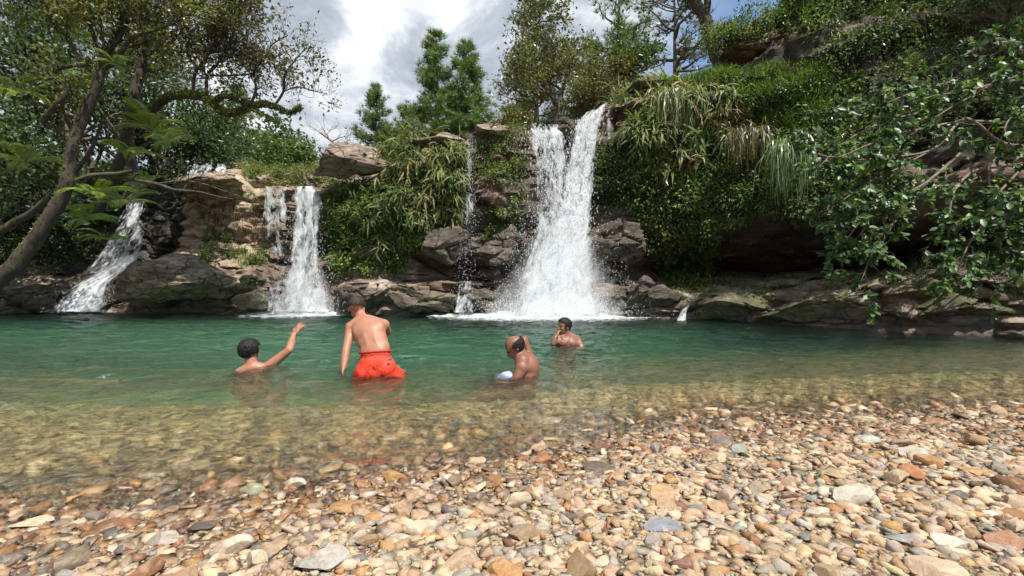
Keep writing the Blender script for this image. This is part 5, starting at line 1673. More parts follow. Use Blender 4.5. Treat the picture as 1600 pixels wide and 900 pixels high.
PEB = {}
for sub in (0, 1, 2):
    PEB[sub] = []
    for k in range(14):
        V, F = cut_stone(2, rst, 9, 0.38, 0.8)
        bm = bmesh.new()
        for q_ in V[rst.choice(len(V), {0: 7, 1: 11, 2: 17}[sub], replace=False)]:
            bm.verts.new(q_)
        res = bmesh.ops.convex_hull(bm, input=bm.verts)
        bmesh.ops.delete(bm, geom=[v_ for v_ in bm.verts if not v_.link_faces], context='VERTS')
        bm.verts.index_update()
        V = np.array([v_.co[:] for v_ in bm.verts])
        F = np.array([[v_.index for v_ in f_.verts] for f_ in bm.faces])
        bm.free()
        V = V / np.abs(V).max(0) * np.array((1, rst.uniform(0.5, 0.9), rst.uniform(0.2, 0.5)))
        PEB[sub].append((V, F))


def pebble_field(name, x, y, size, sub, sink=0.3, lift=None):
    n = len(x)
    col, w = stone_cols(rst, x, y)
    z = gh(x, y) + size * (0.42 - sink) + (0 if lift is None else lift)
    pos = np.stack([x, y, z], -1)
    rot = flat_rot(n, rst)
    kind = rst.integers(0, 14, n)
    g = Geo()
    wv = []
    for k in range(14):
        sel = kind == k
        if not sel.any():
            continue
        V, F = PEB[sub][k]
        g.add(*stamp(V, F, pos[sel], rot[sel], size[sel], col[sel]))
        wv.append(np.repeat(w[sel], len(V)))
    me = mesh_np(name, np.concatenate(g.V), np.concatenate(g.F3), False, {'col': ('FLOAT_COLOR', np.concatenate(g.C)), 'wet': ('FLOAT', np.concatenate(wv))})
    return link(name, me, M_STONE, parent=ground, kind='stuff')


def frustum_pts(n, y0, y1, rng, margin=1.12):
    """points on the beach plane inside the view and a step to the side of it"""
    y = np.sqrt(rng.uniform(y0 ** 2, y1 ** 2, n))
    x = rng.uniform(-1, 1, n) * (y * 800 / F_PX * margin + 0.5)
    return x, y


# dry beach and shallows: medium pebbles, then small ones
x, y = frustum_pts(52000, 1.05, 4.4, rst)
k = (shore_s(x, y) < 0.5) & (rst.random(len(x)) < 1.0)
x, y = x[k], y[k]
sz = 0.011 + 0.038 * rst.random(len(x)) ** 2.3
near = y < 2.0
pebble_field('pebbles', x[near][:7500], y[near][:7500], sz[near][:7500], 2)
pebble_field('pebbles', x[~near][:19000], y[~near][:19000], sz[~near][:19000], 1)
x, y = frustum_pts(34000, 1.05, 4.2, rst)
k = shore_s(x, y) < 0.35
x, y = x[k][:10000], y[k][:10000]
pebble_field('small_pebbles', x, y, 0.006 + 0.011 * rst.random(len(x)), 0, 0.15)
# stones under water
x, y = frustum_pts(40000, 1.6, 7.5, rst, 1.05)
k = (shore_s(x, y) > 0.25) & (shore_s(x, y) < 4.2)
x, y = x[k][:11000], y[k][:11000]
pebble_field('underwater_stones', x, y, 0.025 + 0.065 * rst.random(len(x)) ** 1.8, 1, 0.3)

# named larger stones
HERO3 = []
for k in range(12):
    V, F = cut_stone(3, rst, 10, 0.36, 0.8, 0.06)
    V = V / np.abs(V).max(0)
    me = mesh_np('stone', V, F, True)
    me.set_sharp_from_angle(angle=math.radians(30))
    me.materials.append(M_STONE_OBJ)
    HERO3.append(me)


def ground_at(px, py):
    Y = 2.0
    for _ in range(25):
        p_ = at(px, py, Y)
        h_ = float(gh(np.array([p_[0]]), np.array([p_[1]]))[0])
        dirv = (p_ - np.array((0, 0, CAM_H))) / Y
        Y = (h_ - CAM_H) / dirv[2]
        Y = min(max(Y, 0.8), 9)
    return at(px, py, Y)


def set_stone(o, pos, half, rot, col, wet=0.0):
    M = Matrix([[*rot[0], 0], [*rot[1], 0], [*rot[2], 0], [0, 0, 0, 1]])
    o.matrix_world = Matrix.Translation(pos) @ M @ Matrix.Diagonal((*half, 1))
    o.color = (float(col[0]), float(col[1]), float(col[2]), 1.0 - float(wet))


HEROES = [
    (1035, 820, 62, 0.70, 0.30, (0.24, 0.26, 0.29), 'flat oval blue grey slate stone lying on the beach', 0.0),
    (722, 876, 62, 0.85, 0.70, (0.52, 0.38, 0.26), 'largest blocky tan stone at the bottom centre of the beach', 0.3),
    (505, 872, 86, 0.70, 0.45, (0.37, 0.35, 0.31), 'big grey slab stone at the bottom left of centre', 0.25),
    (662, 822, 62, 0.65, 0.50, (0.60, 0.50, 0.38), 'cream coloured oblong stone above the largest tan stone', -0.1),
    (360, 858, 72, 0.8, 0.55, (0.56, 0.46, 0.36), 'pale pinkish slab stone near the bottom left', 0.3),
    (398, 880, 46, 0.6, 0.8, (0.55, 0.46, 0.33), 'upright pointed tan stone right of the pale pinkish slab', 0.9),
    (616, 746, 46, 0.75, 0.75, (0.42, 0.24, 0.09), 'orange brown lump of stone at the water edge left of centre', 0.0),
    (856, 722, 40, 0.8, 0.85, (0.36, 0.17, 0.075), 'wet rust red stone at the water edge in the centre', 0.2),
    (840, 702, 28, 0.8, 0.85, (0.56, 0.38, 0.26), 'small pinkish block standing just behind the rust red stone', 0.0),
    (1350, 656, 38, 0.7, 0.45, (0.50, 0.48, 0.28), 'pale yellow green stone at the right water edge', 0.0),
    (1354, 688, 46, 0.7, 0.30, (0.40, 0.41, 0.34), 'flat grey green stone below the yellow green stone', 0.0),
    (1416, 692, 48, 0.6, 0.40, (0.31, 0.22, 0.15), 'flat brown stone right of the grey green stone', 0.0),
    (1424, 706, 56, 0.6, 0.30, (0.42, 0.39, 0.33), 'flat grey stone under the flat brown stone', 0.05),
    (1208, 888, 42, 0.6, 0.35, (0.20, 0.25, 0.26), 'dark bluish slate stone at the bottom right of centre', -0.2),
    (1410, 840, 56, 0.5, 0.35, (0.26, 0.26, 0.26), 'long dark grey stone on the right of the beach', 0.05),
    (1024, 704, 18, 0.6, 1.5, (0.42, 0.40, 0.37), 'small grey stone standing upright like a tooth', 0.0),
    (458, 758, 46, 0.7, 0.55, (0.56, 0.49, 0.36), 'cream stone at the left water edge', 0.1),
    (392, 770, 46, 0.7, 0.60, (0.33, 0.34, 0.22), 'greenish stone left of the cream stone', -0.1),
    (474, 744, 44, 0.6, 0.50, (0.11, 0.08, 0.05), 'dark wet stone behind the cream stone', -0.15),
    (1490, 848, 62, 0.75, 0.55, (0.60, 0.52, 0.44), 'whitish quartz stone at the lower right', 0.2),
    (1560, 842, 64, 0.8, 0.40, (0.36, 0.20, 0.12), 'reddish brown slab stone at the right picture edge', 0.1),
    (1460, 892, 90, 0.8, 0.40, (0.55, 0.42, 0.30), 'very broad pale tan slab in the bottom right corner', 0.0),
    (806, 786, 50, 0.6, 0.65, (0.50, 0.42, 0.30), 'pale blocky stone in the middle of the beach', 0.0),
    (1236, 778, 34, 0.8, 0.75, (0.33, 0.19, 0.14), 'maroon brown block right of the middle', 0.1),
    (1330, 774, 72, 0.6, 0.45, (0.50, 0.46, 0.38), 'striped grey white stone on the right of the beach', 0.25),
    (905, 858, 40, 0.8, 0.75, (0.52, 0.37, 0.22), 'rounded tan stone right of the largest tan stone', 0.0),
    (1492, 774, 48, 0.6, 0.35, (0.12, 0.10, 0.10), 'dark purplish slate stone near the right edge', 0.1),
    (1280, 800, 50, 0.7, 0.45, (0.48, 0.40, 0.32), 'pale wedge shaped stone left of the long dark grey stone', 0.2),
    (912, 806, 34, 0.8, 0.7, (0.56, 0.44, 0.31), 'smooth peach coloured stone left of the blue grey slate', 0.0),
    (250, 845, 60, 0.6, 0.45, (0.42, 0.37, 0.31), 'leaning brown grey slab on the left of the beach', 0.4),
]
hero_xy = []
for i, (px_, py_, w_px, asp, thick, colr, lab, tl) in enumerate(HEROES):
    p_ = ground_at(px_, py_ + 0.1 * w_px)
    hw = 0.5 * w_px * p_[1] / F_PX
    half = (hw, hw * asp, hw * thick)
    o = link('stone', HERO3[i % 12], label=lab, cat='stone')
    a = rst.uniform(-0.25, 0.25)
    fr = frames(np.array([[math.cos(a), math.sin(a), tl * 0.6]]), np.array([[-tl * 0.4, -0.25, 1.0]]))[0]
    wv = float(wetness(np.array([p_[0]]), np.array([p_[1]]))[0])
    set_stone(o, p_ + np.array((0, 0, half[2] * 0.35)), half, fr, colr, wv)
    hero_xy.append((p_[0], p_[1], hw))
hero_xy = np.array(hero_xy)

# 300 mid-size stones, each one a piece of the beach
x, y = frustum_pts(6000, 1.2, 4.3, rst, 1.02)
k = shore_s(x, y) < 0.15
x, y = x[k], y[k]
placed = []
for xi, yi in zip(x, y):
    r_ = 0.028 + 0.055 * rst.random() ** 1.8
    if np.any(np.hypot(hero_xy[:, 0] - xi, hero_xy[:, 1] - yi) < hero_xy[:, 2] * 1.0 + r_ * 0.8):
        continue
    if any((xi - a) ** 2 + (yi - b) ** 2 < (0.75 * (r_ + c)) ** 2 for a, b, c in placed):
        continue
    placed.append((xi, yi, r_))
    if len(placed) >= 300:
        break
placed = np.array(placed)
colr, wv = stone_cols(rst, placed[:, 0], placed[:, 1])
rots = flat_rot(len(placed), rst, 0.3)
gz = gh(placed[:, 0], placed[:, 1])
for i, (xi, yi, r_) in enumerate(placed):
    o = bpy.data.objects.new('stone', HERO3[i % 12])
    COL.objects.link(o)
    half = (r_, r_ * rst.uniform(0.6, 0.9), r_ * rst.uniform(0.22, 0.5))
    set_stone(o, (xi, yi, gz[i] + half[2] * 0.6), half, rots[i], colr[i], wv[i])
    o.parent = ground

# ------------------------------------------------------------------ people
m = Mat('skin')
p = m.obj()
base_c = m.n('ShaderNodeObjectInfo').outputs['Color']
n1 = m.noise(7, 4, 0.6, p)
c = m.mix(m.rng(n1, 0.3, 0.7), m.mix(1.0, base_c, (0.82, 0.76, 0.72), 'MULTIPLY'), base_c)
M_SKIN = m.surf(m.n('ShaderNodeBsdfPrincipled', {'Base Color': c, 'Roughness': m.rng(m.noise(25, 3, 0.5, p), 0.3, 0.7, 0.42, 0.64), 'Subsurface Weight': 0.0, 'Normal': m.bump(m.noise(60, 3, 0.6, p), 0.25, 0.004)}))


def hair_mat(name, lo, hi):
    m = Mat(name)
    n1 = m.noise(90, 3, 0.6, m.scale(m.obj(), (1, 1, 0.4)))
    return m.surf(m.n('ShaderNodeBsdfPrincipled', {'Base Color': m.mix(n1, lo, hi), 'Roughness': 0.5, 'Specular IOR Level': 0.3, 'Normal': m.bump(n1, 1.0, 0.01)}))


M_HAIR = hair_mat('black_hair', (0.003, 0.0025, 0.0025), (0.016, 0.013, 0.011))
M_HAIR_BROWN = hair_mat('dark_brown_hair', (0.012, 0.009, 0.007), (0.05, 0.036, 0.027))


def cloth_mat(name, colr, dark):
    m = Mat(name)
    w = m.noise(14, 3, 0.55, m.scale(m.obj(), (1.6, 1.6, 0.7)), 1.2)
    return m.surf(m.n('ShaderNodeBsdfPrincipled', {'Base Color': m.mix(m.rng(w, 0.3, 0.7), dark, colr), 'Roughness': 0.7, 'Normal': m.bump(w, 0.7, 0.02)}))


M_ORANGE = cloth_mat('orange_red_cloth', (0.80, 0.055, 0.02), (0.52, 0.03, 0.012))
M_ORANGE_DK = cloth_mat('dark_orange_cord', (0.42, 0.03, 0.015), (0.30, 0.02, 0.01))
M_BLUE = cloth_mat('pale_blue_cloth', (0.36, 0.46, 0.66), (0.27, 0.36, 0.55))
M_EMBLEM = cloth_mat('grey_emblem', (0.30, 0.12, 0.11), (0.20, 0.10, 0.10))
m = Mat('necklace_cord')
M_CORD = m.surf(m.n('ShaderNodeBsdfPrincipled', {'Base Color': (0.16, 0.03, 0.02, 1), 'Roughness': 0.6}))
m = Mat('eye_dark')
M_EYE = m.surf(m.n('ShaderNodeBsdfPrincipled', {'Base Color': (0.02, 0.014, 0.01, 1), 'Roughness': 0.25}))


class Body:
    def __init__(s):
        s.g = Geo()

    def ell(s, c, r, x=(1, 0, 0), z=(0, 0, 1)):
        R = frames(np.array([x], float), np.array([z], float))[0]
        V, F = ICO[3]
        s.g.add((V * np.array(r)) @ R.T + np.array(c), F)

    def limb(s, pts, rad):
        P = np.array(pts, float)
        n = 6
        Q = catmull(P, n) if len(P) > 2 else np.linspace(P[0], P[1], n)
        R = np.interp(np.linspace(0, len(P) - 1, len(Q)), np.arange(len(P)), rad)
        V, F = tube(Q, R, 12)
        s.g.add(V, F)
        for k, q_ in ((0, Q[0]), (-1, Q[-1])):
            s.ell(q_, (R[k],) * 3)
        # caps
        for q_, r_ in zip(Q[1:-1:2], R[1:-1:2]):
            s.ell(q_, (r_,) * 3)

    def solid(s, name, voxel=0.009, smooth=6):
        me = s.g.mesh(name)
        o = bpy.data.objects.new('tmp', me)
        COL.objects.link(o)
        md = o.modifiers.new('r', 'REMESH')
        md.mode = 'VOXEL'
        md.voxel_size = voxel
        ms = o.modifiers.new('s', 'SMOOTH')
        ms.iterations = smooth
        ms.factor = 0.5
        dc = o.modifiers.new('d', 'DECIMATE')
        dc.ratio = 0.4
        dg = bpy.context.evaluated_depsgraph_get()
        out = bpy.data.meshes.new_from_object(o.evaluated_get(dg))
        bpy.data.objects.remove(o)
        bpy.data.meshes.remove(me)
        out.name = name
        out.polygons.foreach_set('use_smooth', np.ones(len(out.polygons), bool))
        return out


def unit(v):
    v = np.array(v, float)
    return v / np.linalg.norm(v)


def hand(b, wrist, d, nrm, curl=0.3, scale=1.0, spread=0.2, thumb=1):
    """palm plus five fingers; d along the hand, nrm out of the back of the hand"""
    d, nrm = unit(d), unit(nrm)
    nrm = unit(nrm - d * nrm.dot(d))
    sd_ = np.cross(d, nrm) * thumb
    w = np.array(wrist)
    pc = w + d * 0.048 * scale
    b.ell(pc, (0.052 * scale, 0.040 * scale, 0.017 * scale), d, nrm)
    for k, (ofs, ln, sp_) in enumerate(((0.030, 0.070, 0.9), (0.010, 0.080, 0.3), (-0.010, 0.075, -0.3), (-0.029, 0.058, -0.9))):
        r0 = w + d * 0.085 * scale + sd_ * ofs * scale
        fd = unit(d + sd_ * sp_ * spread)
        p1 = r0 + fd * ln * 0.45 * scale - nrm * curl * 0.012
        fd2 = unit(fd - nrm * curl)
        p2 = p1 + fd2 * ln * 0.32 * scale
        fd3 = unit(fd - nrm * curl * 2.0)
        p3 = p2 + fd3 * ln * 0.25 * scale
        b.limb([r0 - fd * 0.02, r0, p1, p2, p3], np.array([0.0095, 0.0095, 0.009, 0.0085, 0.0075]) * scale)
    t0 = w + d * 0.025 * scale + sd_ * 0.032 * scale
    t1 = t0 + unit(d * 0.8 + sd_ * 0.9 - nrm * 0.2) * 0.036 * scale
    t2 = t1 + unit(d + sd_ * 0.35 - nrm * 0.35) * 0.034 * scale
    b.limb([t0 - sd_ * 0.015, t0, t1, t2], np.array([0.013, 0.0125, 0.0105, 0.009]) * scale)


def head(b, c, face, up, s=1.0):
    """skull, jaw, nose, brow, lips and ears; face and up are directions"""
    face, up = unit(face), unit(up)
    up = unit(up - face * up.dot(face))
    sd_ = np.cross(face, up)
    c = np.array(c)
    L = lambda a, b_, d_: c + (face * a + sd_ * b_ + up * d_) * s
    E = lambda p_, r_: b.ell(p_, tuple(q_ * s for q_ in r_), face, up)
    E(L(-0.012, 0, 0.025), (0.098, 0.077, 0.090))
    E(L(0.022, 0, -0.045), (0.062, 0.058, 0.070))
    E(L(0.050, 0, -0.088), (0.034, 0.038, 0.026))
    E(L(0.098, 0, -0.030), (0.020, 0.013, 0.020))
    E(L(0.088, 0, -0.008), (0.014, 0.010, 0.028))
    for q_ in (-1, 1):
        E(L(0.072, q_ * 0.030, 0.020), (0.016, 0.024, 0.010))
        E(L(0.060, q_ * 0.040, -0.028), (0.022, 0.020, 0.020))
        E(L(-0.008, q_ * 0.078, -0.018), (0.020, 0.010, 0.032))
    E(L(0.082, 0, -0.060), (0.012, 0.024, 0.007))
    E(L(0.080, 0, -0.073), (0.011, 0.021, 0.008))
    return L


def eyes(L, parent, face, s=1.0):
    for q_ in (-1, 1):
        V, F = ICO[2]
        me = mesh_np('eye', V * 0.011 * s + L(0.072, q_ * 0.031, 0.001), F, True)
        link('eye', me, M_EYE, parent=parent)


def hair_shell(c, face, up, keep, parent, thick=1.07, s=1.0, noise=0.02, seed=0, mat=None):
    """a cap of hair over the skull; keep(a, b, d) tells which head-local points carry hair"""
    face, up = unit(face), unit(up)
    up = unit(up - face * up.dot(face))
    sd_ = np.cross(face, up)
    bm = bmesh.new()
    bmesh.ops.create_icosphere(bm, subdivisions=5, radius=1.0)
    V = np.array([v.co[:] for v in bm.verts])
    F = np.array([[v.index for v in f.verts] for f in bm.faces])
    bm.free()
    loc = V * np.array((0.098, 0.077, 0.090)) * thick + np.array((-0.012, 0, 0.025))
    low = loc[:, 2] < 0.0
    loc[low, 2] *= 1.0
    N = V
    nz_ = fbm(V * np.array((9, 9, 5)) + seed, 3)
    loc = loc + N * (noise * nz_)[:, None]
    ok = keep(loc[:, 0], loc[:, 1], loc[:, 2])
    F = F[ok[F].all(1)]
    used = np.unique(F)
    mp = np.full(len(V), -1)
    mp[used] = np.arange(len(used))
    W = np.array(c) + (loc[used, 0:1] * face + loc[used, 1:2] * sd_ + loc[used, 2:3] * up) * s
    me = mesh_np('hair', W, mp[F], True)
    o = link('hair', me, mat or M_HAIR, parent=parent)
    md = o.modifiers.new('thick', 'SOLIDIFY')
    md.thickness = 0.012
    md.offset = -1
    return o


def person_body(b, root, skin, voxel=0.0095):
    o = link('body', b.solid('body', voxel), M_SKIN, parent=root)
    o.color = (*skin, 1)
    return o


def bed_z(x, y):
    return float(gh(np.array([x]), np.array([y]))[0])


def leg(b, hip, knee, ankle, toe):
    b.limb([hip, hip * 0.5 + knee * 0.5, knee], [0.095, 0.078, 0.058])
    b.limb([knee, knee * 0.6 + ankle * 0.4, ankle], [0.056, 0.056, 0.038])
    b.limb([ankle, ankle * 0.4 + toe * 0.6, toe], [0.038, 0.036, 0.026])


# --- the standing bather in orange shorts, seen from behind, bent forward
root2 = empty('person', (at(588, 575, 4.9)[0], 4.9, bed_z(at(588, 575, 4.9)[0], 4.9)), 'man in orange red shorts wading bent forward, seen from behind', 'person')
b = Body()
pel, wst, chs, nck = at(588, 570, 4.86), at(586, 546, 4.90), at(578, 521, 5.00), at(568, 501, 5.14)
shL, shR = at(549, 512, 5.08), at(599, 508, 5.08)
hd2 = at(557, 481, 5.22)
ax_ = unit(nck - pel)
side = unit(shR - shL)
b.ell(pel, (0.165, 0.115, 0.12), side, ax_)
b.ell(wst, (0.150, 0.10, 0.15), side, ax_)
b.ell(at(582, 533, 4.95), (0.155, 0.105, 0.14), side, ax_)
b.ell(chs, (0.165, 0.11, 0.15), side, ax_)
b.ell(at(574, 511, 5.05), (0.17, 0.095, 0.11), side, ax_)
b.limb([shL, nck, shR], [0.062, 0.072, 0.062])
for q_ in (shL, shR):
    b.ell(q_, (0.066, 0.066, 0.066))
b.ell(at(562, 515, 5.0), (0.075, 0.05, 0.10), side, ax_)     # shoulder blades
b.ell(at(590, 512, 5.0), (0.075, 0.05, 0.10), side, ax_)
back_ = unit(np.cross(side, ax_))
back_ = back_ if back_[1] < 0 else -back_
for q_ in (-1, 1):
    b.limb([wst + side * q_ * 0.045 + back_ * 0.064, at(581, 530, 4.96) + side * q_ * 0.045 + back_ * 0.070, at(574, 510, 5.06) + side * q_ * 0.05 + back_ * 0.056], [0.033, 0.034, 0.032])
b.limb([nck, at(563, 493, 5.2), hd2], [0.066, 0.06, 0.058])
L2 = head(b, hd2, (-0.15, 0.9, -0.35), (-0.1, 0.35, 0.93), 1.02)
elb, wri = at(541, 547, 4.92), at(537, 574, 4.82)
b.limb([shL, shL * 0.5 + elb * 0.5, elb], [0.056, 0.050, 0.040])
b.limb([elb, elb * 0.65 + wri * 0.35, wri], [0.042, 0.043, 0.028])
hand(b, wri, at(534, 592, 4.80) - wri, (-0.9, -0.2, 0), 0.35, 1.0, 0.15, -1)
elb2, wri2 = at(606, 519, 5.26), at(592, 530, 5.46)
b.limb([shR, shR * 0.5 + elb2 * 0.5, elb2], [0.056, 0.050, 0.041])
b.limb([elb2, elb2 * 0.6 + wri2 * 0.4, wri2], [0.042, 0.042, 0.028])
hand(b, wri2, (-0.3, 0.7, -0.5), (0.3, 0.5, 0.8), 0.4)
hipL, hipR = at(573, 582, 4.84), at(604, 582, 4.86)
zf = bed_z(hipL[0], 4.95)
kL, kR = np.array((hipL[0] - 0.09, 5.0, min(zf + 0.36, -0.13))), np.array((hipR[0] + 0.10, 5.02, min(zf + 0.36, -0.13)))
leg(b, hipL, kL, np.array((kL[0] - 0.03, 4.88, zf + 0.08)), np.array((kL[0] - 0.05, 5.06, zf + 0.03)))
leg(b, hipR, kR, np.array((kR[0] + 0.03, 4.9, zf + 0.08)), np.array((kR[0] + 0.05, 5.08, zf + 0.03)))
person_body(b, root2, (0.37, 0.172, 0.105))
hair_shell(hd2, (-0.15, 0.9, -0.35), (-0.1, 0.35, 0.93), lambda a, b_, d: (d > np.where(a > 0.02, 0.055, -0.012 + 0.25 * np.abs(b_))) & (a < 0.075), root2, 1.03, 1.02, 0.005, 2, M_HAIR_BROWN)
# shorts: pelvis and upper thighs, a finger wider than the body, cut at waist
sb = Body()
sb.ell(pel, (0.180, 0.135, 0.125), side, ax_)
sb.ell(at(587, 557, 4.87), (0.155, 0.118, 0.07), side, ax_)
sb.ell(at(578, 574, 4.82), (0.12, 0.085, 0.11), side, ax_)
sb.ell(at(600, 574, 4.82), (0.12, 0.085, 0.11), side, ax_)
sb.ell(at(589, 582, 4.82), (0.15, 0.09, 0.09), side, ax_)
sb.limb([hipL, hipL * 0.55 + kL * 0.45], [0.118, 0.128])
sb.limb([hipR, hipR * 0.55 + kR * 0.45], [0.118, 0.128])
sm = sb.solid('shorts', 0.008, 8)
vs_ = np.array([v.co[:] for v in sm.vertices])
wst_c = at(587, 549.5, 4.88)
wax = unit(0.35 * ax_ + np.array((0.06, 0.0, 0.9)))
hgt = (vs_ - wst_c) @ wax
# small folds in the wet cloth
nrm_ = np.array([v.normal[:] for v in sm.vertices])
fold = fbm(vs_ * np.array((22, 22, 9)), 3) * 0.007
vs_ = vs_ + nrm_ * fold[:, None]
sm.vertices.foreach_set('co', vs_.astype(np.float32).ravel())
bm = bmesh.new()
bm.from_mesh(sm)
bm.verts.ensure_lookup_table()
bmesh.ops.delete(bm, geom=[v for v in bm.verts if hgt[v.index] > 0.0], context='VERTS')
bm.to_mesh(sm)
bm.free()
so_ = link('shorts', sm, M_ORANGE, parent=root2)
md = so_.modifiers.new('thick', 'SOLIDIFY')
md.thickness = 0.006
ring = []
for a in np.linspace(0, 2 * math.pi, 40):
    ring.append(wst_c - wax * 0.004 + side * 0.156 * math.cos(a) + unit(np.cross(wax, side)) * 0.110 * math.sin(a))
V, F = tube(np.array(ring), np.full(40, 0.010), 8)
link('waistband', mesh_np('waistband', V, F, True), M_ORANGE_DK, parent=so_)
ec = at(609.5, 561, 4.735)
V, F = cut_stone(2, np.random.default_rng(9), 5)
link('emblem', mesh_np('emblem', V * np.array((0.024, 0.006, 0.014)) @ np.array([(0.8, 0.1, 0.6), (0, 1, 0), (-0.6, 0, 0.8)]) + ec, F, True), M_EMBLEM, parent=so_)

# --- the bather at the left with a raised arm, seen from behind
root1 = empty('person', (at(395, 578, 5.2)[0], 5.3, bed_z(at(395, 578, 5.2)[0], 5.3)), 'black haired bather sunk to the shoulders with right arm raised', 'person')
b = Body()
hd1 = at(391, 548, 5.25)
nck1 = at(393, 573, 5.22)
sL, sR = at(376, 583, 5.20), at(414, 577, 5.26)
b.limb([sL, nck1 + np.array((0, 0, -0.015)), sR], [0.062, 0.07, 0.065])
b.limb([nck1 + np.array((0, 0, -0.03)), hd1], [0.066, 0.058])
cz = nck1 + np.array((0.0, 0.03, -0.2))
b.ell(cz, (0.165, 0.11, 0.20), unit(sR - sL), (0, 0, 1))
b.ell(cz + np.array((0, 0.02, -0.25)), (0.15, 0.105, 0.18), unit(sR - sL), (0, 0, 1))
L1 = head(b, hd1, (0.35, 0.93, 0.05), (0, 0, 1), 1.0)
e1_, w1_ = at(452, 547, 5.30), at(459, 523, 5.50)
b.limb([sR, sR * 0.5 + e1_ * 0.5, e1_], [0.060, 0.052, 0.042])
b.limb([e1_, e1_ * 0.65 + w1_ * 0.35, w1_], [0.043, 0.045, 0.028])
hand(b, w1_, at(472, 505, 5.56) - w1_, (-0.35, -0.8, 0.45), 0.35, 1.1, 0.45, -1)
eL = sL + np.array((-0.12, 0.1, -0.22))
b.limb([sL, eL], [0.055, 0.042])
b.limb([eL, eL + np.array((0.05, 0.2, -0.08))], [0.042, 0.03])
hand(b, eL + np.array((0.05, 0.2, -0.08)), (0.2, 0.9, 0.1), (0, 0, 1), 0.3)
zf = bed_z(hd1[0], 5.4)
hp = cz + np.array((0, 0.05, -0.42))
hp[2] = max(hp[2], zf + 0.10)
for q_ in (-1, 1):
    h_ = hp + np.array((q_ * 0.09, 0, 0))
    k_ = np.array((h_[0] + q_ * 0.08, h_[1] + 0.36, min(zf + 0.3, -0.16)))
    a_ = np.array((k_[0], k_[1] - 0.25, zf + 0.07))
    leg(b, h_, k_, a_, a_ + np.array((0, 0.2, -0.04)))
person_body(b, root1, (0.36, 0.17, 0.105))
hair_shell(hd1, (0.35, 0.93, 0.05), (0, 0, 1), lambda a, b_, d: (d > np.where(a > 0.03, 0.05, np.where(np.abs(b_) > 0.06, -0.03, -0.062))) & (a < 0.085), root1, 1.12, 1.0, 0.014, 5)

# --- the bald bather bowing his head, in profile facing left
root3 = empty('person', (at(815, 587, 4.92)[0], 4.92, bed_z(at(815, 587, 4.92)[0], 4.92)), 'balding bather crouching in profile with head bowed and hand on nape', 'person')
b = Body()
hd3 = at(804, 543, 4.90)
face3, up3 = (-0.78, -0.12, -0.60), (-0.55, 0.0, 0.8)
nck3 = at(821, 561, 4.94)
sN, sF = at(815, 575, 4.80), at(828, 563, 5.10)
b.limb([sN, nck3, sF], [0.072, 0.078, 0.066])
b.limb([nck3, at(814, 553, 4.92), hd3], [0.070, 0.064, 0.06])
b.ell(at(825, 572, 4.94), (0.115, 0.16, 0.14), (1, 0, 0.2), (0, 0, 1))
b.ell(at(824, 588, 4.94), (0.115, 0.165, 0.16), (1, 0, 0), (0, 0, 1))
b.ell(at(820, 610, 4.94), (0.12, 0.155, 0.15), (1, 0, 0), (0, 0, 1))
b.ell(at(816, 568, 4.84), (0.08, 0.08, 0.10), (1, 0, 0), (0, 0, 1))
L3 = head(b, hd3, face3, up3, 1.0)
# far arm: elbow up, hand on the nape
eF = at(819, 531, 5.12)
wF = at(815, 545, 5.00)
b.limb([sF, sF * 0.5 + eF * 0.5, eF], [0.058, 0.052, 0.042])
b.limb([eF, wF], [0.041, 0.03])
hand(b, wF, at(808, 550, 4.97) - wF, (0.4, 0.2, 0.9), 0.5, 0.95, 0.15)
# near arm down into the water
eN, wN = at(806, 594, 4.74), at(790, 597, 4.76)
b.limb([sN, sN * 0.5 + eN * 0.5, eN], [0.066, 0.056, 0.043])
b.limb([eN, wN], [0.043, 0.03])
hand(b, wN, (-0.9, 0.1, -0.1), (0, 0, 1), 0.3)
zf = bed_z(hd3[0], 4.92)
for q_ in (-0.11, 0.11):
    h_ = np.array((at(818, 610, 4.94)[0], 4.94 + q_, zf + 0.12))
    k_ = np.array((h_[0] - 0.40, 4.94 + q_ * 1.4, min(zf + 0.30, -0.19)))
    a_ = np.array((h_[0] - 0.34, 4.94 + q_ * 1.2, zf + 0.07))
    leg(b, h_, k_, a_, a_ + np.array((-0.2, 0, -0.04)))
person_body(b, root3, (0.22, 0.10, 0.062))
hair_shell(hd3, face3, up3, lambda a, b_, d: (a < 0.005 - 0.25 * np.abs(d)) & (d < 0.052) & (d > -0.062) | ((np.abs(b_) > 0.066) & (a < 0.02) & (d < 0.04) & (d > 0.0)), root3, 1.05, 1.0, 0.004, 7)
eyes(L3, root3, face3)
sb = Body()
sb.ell(at(791, 589, 4.88), (0.10, 0.13, 0.05), (1, 0, 0.25), (0, 0, 1))
sb.ell(at(798, 592, 4.90), (0.11, 0.15, 0.06), (1, 0, 0.1), (0, 0, 1))
sb.ell(at(783, 592, 4.90), (0.07, 0.10, 0.035), (1, 0, 0.3), (0, 0, 1))
sm = sb.solid('shorts', 0.010, 6)
vs_ = np.array([v.co[:] for v in sm.vertices])
nrm_ = np.array([v.normal[:] for v in sm.vertices])
vs_ = vs_ + nrm_ * (fbm(vs_ * 16, 3) * 0.016)[:, None]
sm.vertices.foreach_set('co', vs_.astype(np.float32).ravel())
link('shorts', sm, M_BLUE, parent=root3)

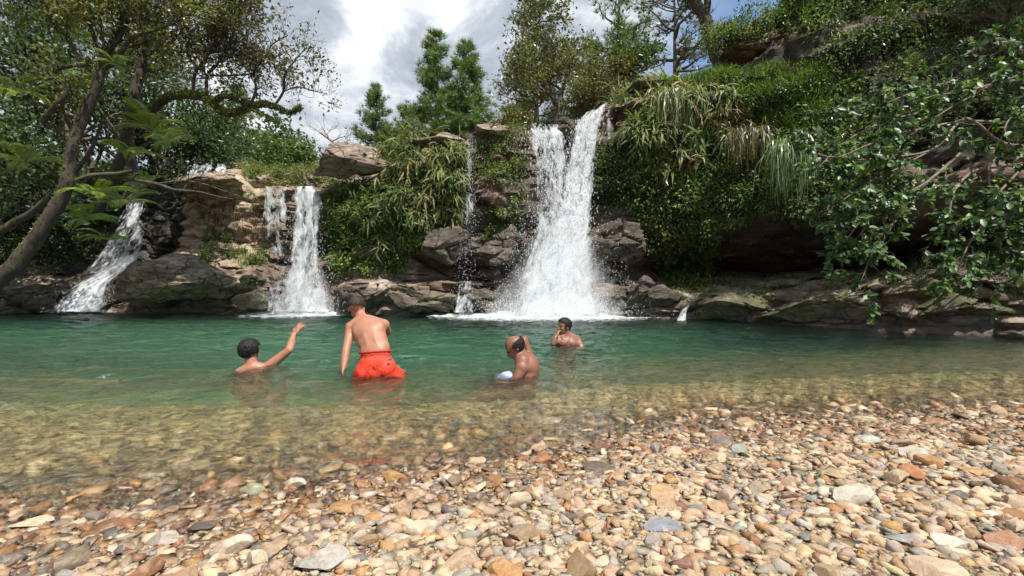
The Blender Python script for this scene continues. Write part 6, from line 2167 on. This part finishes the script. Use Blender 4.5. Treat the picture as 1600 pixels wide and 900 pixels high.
# --- the farther bather, hand at his mouth, looking left
root4 = empty('person', (at(884, 542, 7.0)[0], 7.0, bed_z(at(884, 542, 7.0)[0], 7.0)), 'farther dark haired bather chest deep with hand at mouth', 'person')
b = Body()
hd4 = at(881, 510, 7.0)
face4, up4 = (-0.84, -0.5, 0.02), (0, 0, 1)
nck4 = at(886, 524, 7.02)
sA, sB = at(869, 531, 6.98), at(901, 531, 7.06)
b.limb([sA, nck4 + np.array((0, 0, -0.02)), sB], [0.064, 0.072, 0.066])
b.limb([nck4 + np.array((0, 0, -0.03)), hd4], [0.066, 0.058])
cz = at(885, 538, 7.02)
b.ell(cz, (0.17, 0.115, 0.15), (1, 0.1, 0), (0, 0, 1))
b.ell(at(879, 536, 6.93), (0.075, 0.05, 0.06), (1, 0, 0), (0, 0, 1))
b.ell(at(893, 537, 6.95), (0.075, 0.05, 0.06), (1, 0, 0), (0, 0, 1))
b.ell(cz + np.array((0, 0, -0.27)), (0.15, 0.105, 0.2), (1, 0, 0), (0, 0, 1))
b.ell(cz + np.array((0, 0, -0.5)), (0.16, 0.11, 0.14), (1, 0, 0), (0, 0, 1))
L4 = head(b, hd4, face4, up4, 1.0)
eA, wA = at(864, 537, 6.80), at(868, 527, 6.80)
b.limb([sA, eA], [0.056, 0.043])
b.limb([eA, eA * 0.6 + wA * 0.4, wA], [0.043, 0.042, 0.028])
hand(b, wA, at(872.5, 516, 6.87) - wA, (-0.7, -0.6, 0.1), 0.8, 1.0, 0.1, -1)
eB, wB = at(909, 544, 6.98), at(898, 552, 6.80)
b.limb([sB, sB * 0.5 + eB * 0.5, eB], [0.062, 0.054, 0.044])
b.limb([eB, wB], [0.043, 0.03])
hand(b, wB, (-0.7, -0.5, -0.2), (0, 0, 1), 0.3)
zf = bed_z(hd4[0], 7.0)
for q_ in (-1, 1):
    h_ = cz + np.array((q_ * 0.09, 0, -0.55))
    k_ = np.array((h_[0] + q_ * 0.04, 6.75, (h_[2] + zf) / 2 + 0.06))
    a_ = np.array((k_[0], 7.0, zf + 0.07))
    leg(b, h_, k_, a_, a_ + np.array((0, -0.2, -0.04)))
person_body(b, root4, (0.24, 0.115, 0.074))
hair_shell(hd4, face4, up4, lambda a, b_, d: (d > np.where(a > 0.035, 0.06, np.where(np.abs(b_) > 0.055, 0.0, -0.055))) & (a < 0.072) & ~((np.abs(b_) > 0.05) & (a > 0.03) & (d < 0.06)), root4, 1.06, 1.0, 0.006, 8)
eyes(L4, root4, face4)
ring = [at(877, 525, 6.93), at(880, 531, 6.90), at(883.5, 539, 6.885), at(888, 533, 6.895), at(892, 524, 6.95)]
V, F = tube(catmull(np.array(ring), 6), np.full(25, 0.004), 6)
link('necklace', mesh_np('necklace', V, F, True), M_CORD, parent=root4)
